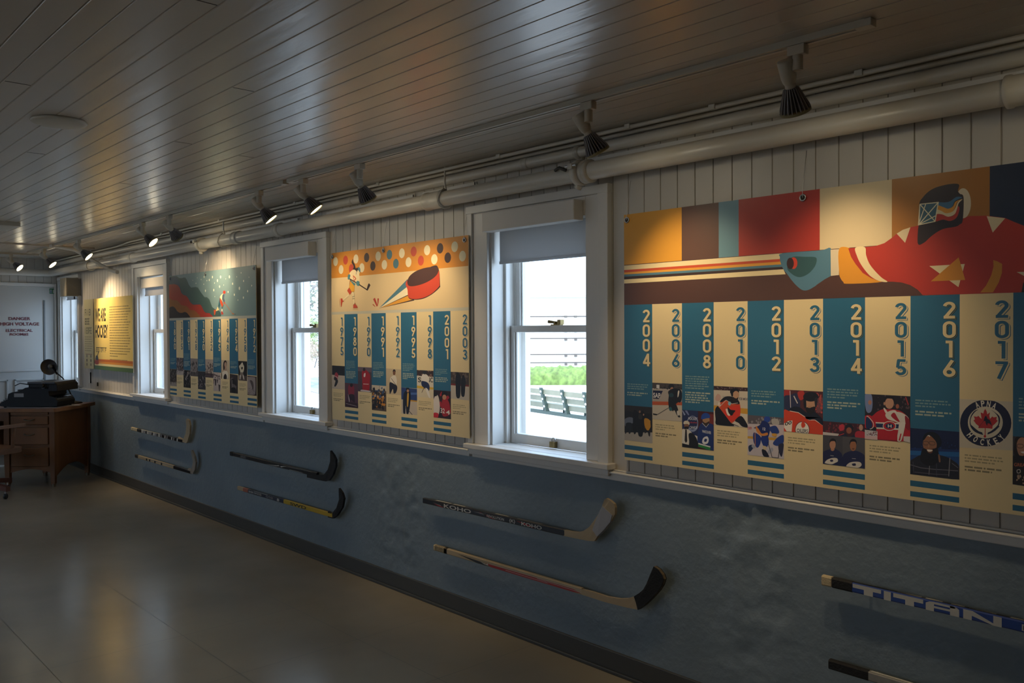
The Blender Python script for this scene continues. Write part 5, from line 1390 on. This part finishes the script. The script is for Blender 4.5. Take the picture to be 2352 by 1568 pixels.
# ------------------------------------------------------------------ outside
RHh = Vector((_cy, _sy, 0)); FHh = Vector((-_sy, _cy, 0)); GZ = -.25
def cw(s, d, z): v = CAM+RHh*s+FHh*d; return Vector((v.x, v.y, z))
GRD = mat('pale_paving', (.62, .60, .56), .8, var=.06, vscale=.6)
mb = MB(); mb.face([(-90, -60, GZ), (60, -60, GZ), (60, 90, GZ), (-90, 90, GZ)], GRD); struct(mb, 'ground')
SHADE = mat('paving_shadow', (.26, .26, .29), .85); mb = MB(); c1 = [onZ(px, py, GZ+.01) for px, py in ((650, 874), (735, 864), (760, 868), (770, 900), (735, 904), (715, 899), (650, 898))]
mb.face([tuple(q) for q in c1][::-1], SHADE); tag(mb.build('path'), kind='structure')  # curved shadow on the ground, painted as a flat grey patch
# slatted park bench seen from behind
BW = mat('bench_wood', (.20, .19, .13), .6, var=.15, vscale=3); BI = mat('bench_iron', (.035, .055, .045), .5); BO = mat('white_bolt', (.8, .8, .8), .4)
A = cw((1207-1176)/FPX*18.8, 18.8, 0); B = cw((1350-1176)/FPX*16.8, 16.8, 0); D = (B-A).normalized(); Nn = Vector((-D.y, D.x, 0))   # pointing away from the room
if Nn.dot(FHh) < 0: Nn = -Nn
TB = lambda p: A+D*p.x+Nn*p.y+Vector((0, 0, p.z+GZ))
e = tag(empty('park_bench', (A.x, A.y, GZ)), 'long slatted park bench outside the nearest window, in front of the hedge', 'bench')
x0, x1 = -1.6, 3.4; SP = .78
for z, y in ((.43, -.10), (.28, -.04), (.13, .01)):
    mb = MB(); mb.box(x0, x1, y, y+.035, z, z+.105, BW, TB); kid(mb, 'back_slat', e, .004)
for k in range(3):
    mb = MB(); mb.box(x0, x1, .12+.12*k, .22+.12*k, .17, .20, BW, TB); kid(mb, 'seat_slat', e, .004)
mb = MB(); mb.box(x0, x1, -.03, .05, .0, .065, BI, TB); kid(mb, 'base_rail', e, .003)
for k in range(6):
    x = -1.5+SP*k
    mb = MB(); mb.prism([TB(Vector((x-.035, y, z))) for y, z in ((-.17, .57), (-.12, .57), (.06, .05), (-.03, .05))], D*.07, BI); mb.box(x-.03, x+.03, .04, .50, .12, .17, BI, TB)
    mb.box(x-.03, x+.03, .44, .50, 0, .13, BI, TB); s_ = kid(mb, 'iron_support', e, .004)
    for z in (.49, .33, .17):
        mb = MB(); mb.lathe([(.026, 0), (.026, .012), (.015, .02)], TB(Vector((x, -.162+(.57-z)*.27, z))), -Nn, BO, 12); b_ = kid(mb, 'bolt', e); b_.parent = s_; b_.matrix_parent_inverse = Matrix.Identity(4)
# clipped hedge
HG = mat('hedge_green', (.13, .20, .045), .7, bump=.8, bscale=6, var=.45, vscale=7)
mb = MB(); rows = []
for j in range(17):
    t = math.pi*j/16; row = []
    for i in range(140):
        s = -4+9*i/139; p = cw(s, 28-.5*math.cos(t), GZ+.02+.55*math.sin(t)**.5 if t > 0 else GZ)
        nn = noise.noise(p*5)*.10+noise.noise(p*13)*.06; p += (Vector((0, 0, 1))*math.sin(t)-FHh*math.cos(t))*nn; row.append(p)
    rows.append(row)
mb.grid(rows, HG); tag(mb.build('hedge'), 'low bright green clipped hedge behind the park bench', 'hedge')
# white boarded building
SB = mat('white_siding', (.74, .73, .70), .7); SL = mat('siding_gap', (.10, .085, .075), .8)
e = tag(empty('building', cw(3, 31, GZ)), 'white boarded building beyond the hedge outside the nearest window', 'building')
mb = MB(); P0 = lambda s, d, z: cw(s, d, z)
TS = lambda p: cw(p.x, p.y, p.z)
mb.box(-1.5, 10, 31, 37, GZ, 2.72, SB, TS); kid(mb, 'wall', e)
mb = MB()
for z in (.33, .63, 1.22, 2.02): mb.box(-1.5, 10, 30.985, 31.01, z, z+.04, SL, TS)
kid(mb, 'siding_gap', e)
mb = MB(); mb.box(-1.8, 10.3, 30.6, 37.4, 2.72, 2.80, mat('roof_grey', (.45, .5, .52), .6), TS); kid(mb, 'roof', e)
for s in (1.92, 2.28):
    for z in (.25, .56, 1.15, 1.45, 2.0):
        mb = MB(); mb.box(s, s+.10, 30.86, 31, z, z+.07, SL, TS); kid(mb, 'wall_bracket', e)
# trees and shrubs outside the second window
LF = mat('leaf_grey_green', (.27, .29, .22), .7, var=.4, vscale=2); BK = mat('bark', (.22, .20, .18), .9); LG = mat('leaf_bright', (.22, .30, .10), .7, var=.4, vscale=2); DRY = mat('dry_shrub', (.42, .34, .26), .8, var=.3, vscale=2)
def tree(s, d, h, r, n, seed, m, label, name='tree', z0=.35, cat='tree'):
    rr = random.Random(seed); e = tag(empty(name, cw(s, d, GZ)), label, cat); mb = MB(); base = cw(s, d, GZ); tips = []
    mb.tube([base, base+Vector((.1, .1, h*.35)), base+Vector((.0, .25, h*.8))], [h*.02, h*.014, h*.004], BK, 8)
    for k in range(22):
        a = base+Vector((.05, .12, h*rr.uniform(z0*.6, .75))); t = rr.uniform(0, 6.3); q = a+Vector((math.cos(t)*r*rr.uniform(.4, 1), math.sin(t)*r*rr.uniform(.4, 1), h*rr.uniform(.02, .28)))
        mb.tube([a, (a+q)/2+Vector((0, 0, .1)), q], [h*.007, h*.004, h*.0015], BK, 5); tips.append((a, q))
    kid(mb, 'trunk', e); mb = MB()
    for k in range(n):
        a, q = rr.choice(tips); c = a.lerp(q, rr.uniform(.35, 1.1))+Vector((rr.gauss(0, .3), rr.gauss(0, .3), rr.gauss(0, .28)))*r*.35
        u = Vector((rr.gauss(0, 1), rr.gauss(0, 1), rr.gauss(0, 1))).normalized(); v = u.orthogonal().normalized(); l = rr.uniform(.035, .08)*(h/5)**.5
        mb.face([c-u*l, c+v*l*.5, c+u*l, c-v*l*.5], m)
    f = kid(mb, 'foliage', e); f['kind'] = 'stuff'; return e
tree(-6.6, 26, 6.5, 2.6, 2300, 3, LF, 'pale sparse tree outside the second window from the right')
tree(-9.2, 33, 8, 3.0, 3200, 8, LF, 'taller pale tree behind the sparse one outside the window')
tree(-10.6, 46.5, 2.6, 1.4, 5000, 5, LG, 'bright green bush under the trees outside the window', 'bush', .1, 'bush')
tree(-9.7, 41.5, 1.5, 1.6, 4500, 6, DRY, 'dry brown shrub at the end of the paving outside the window', 'bush', .1, 'bush')
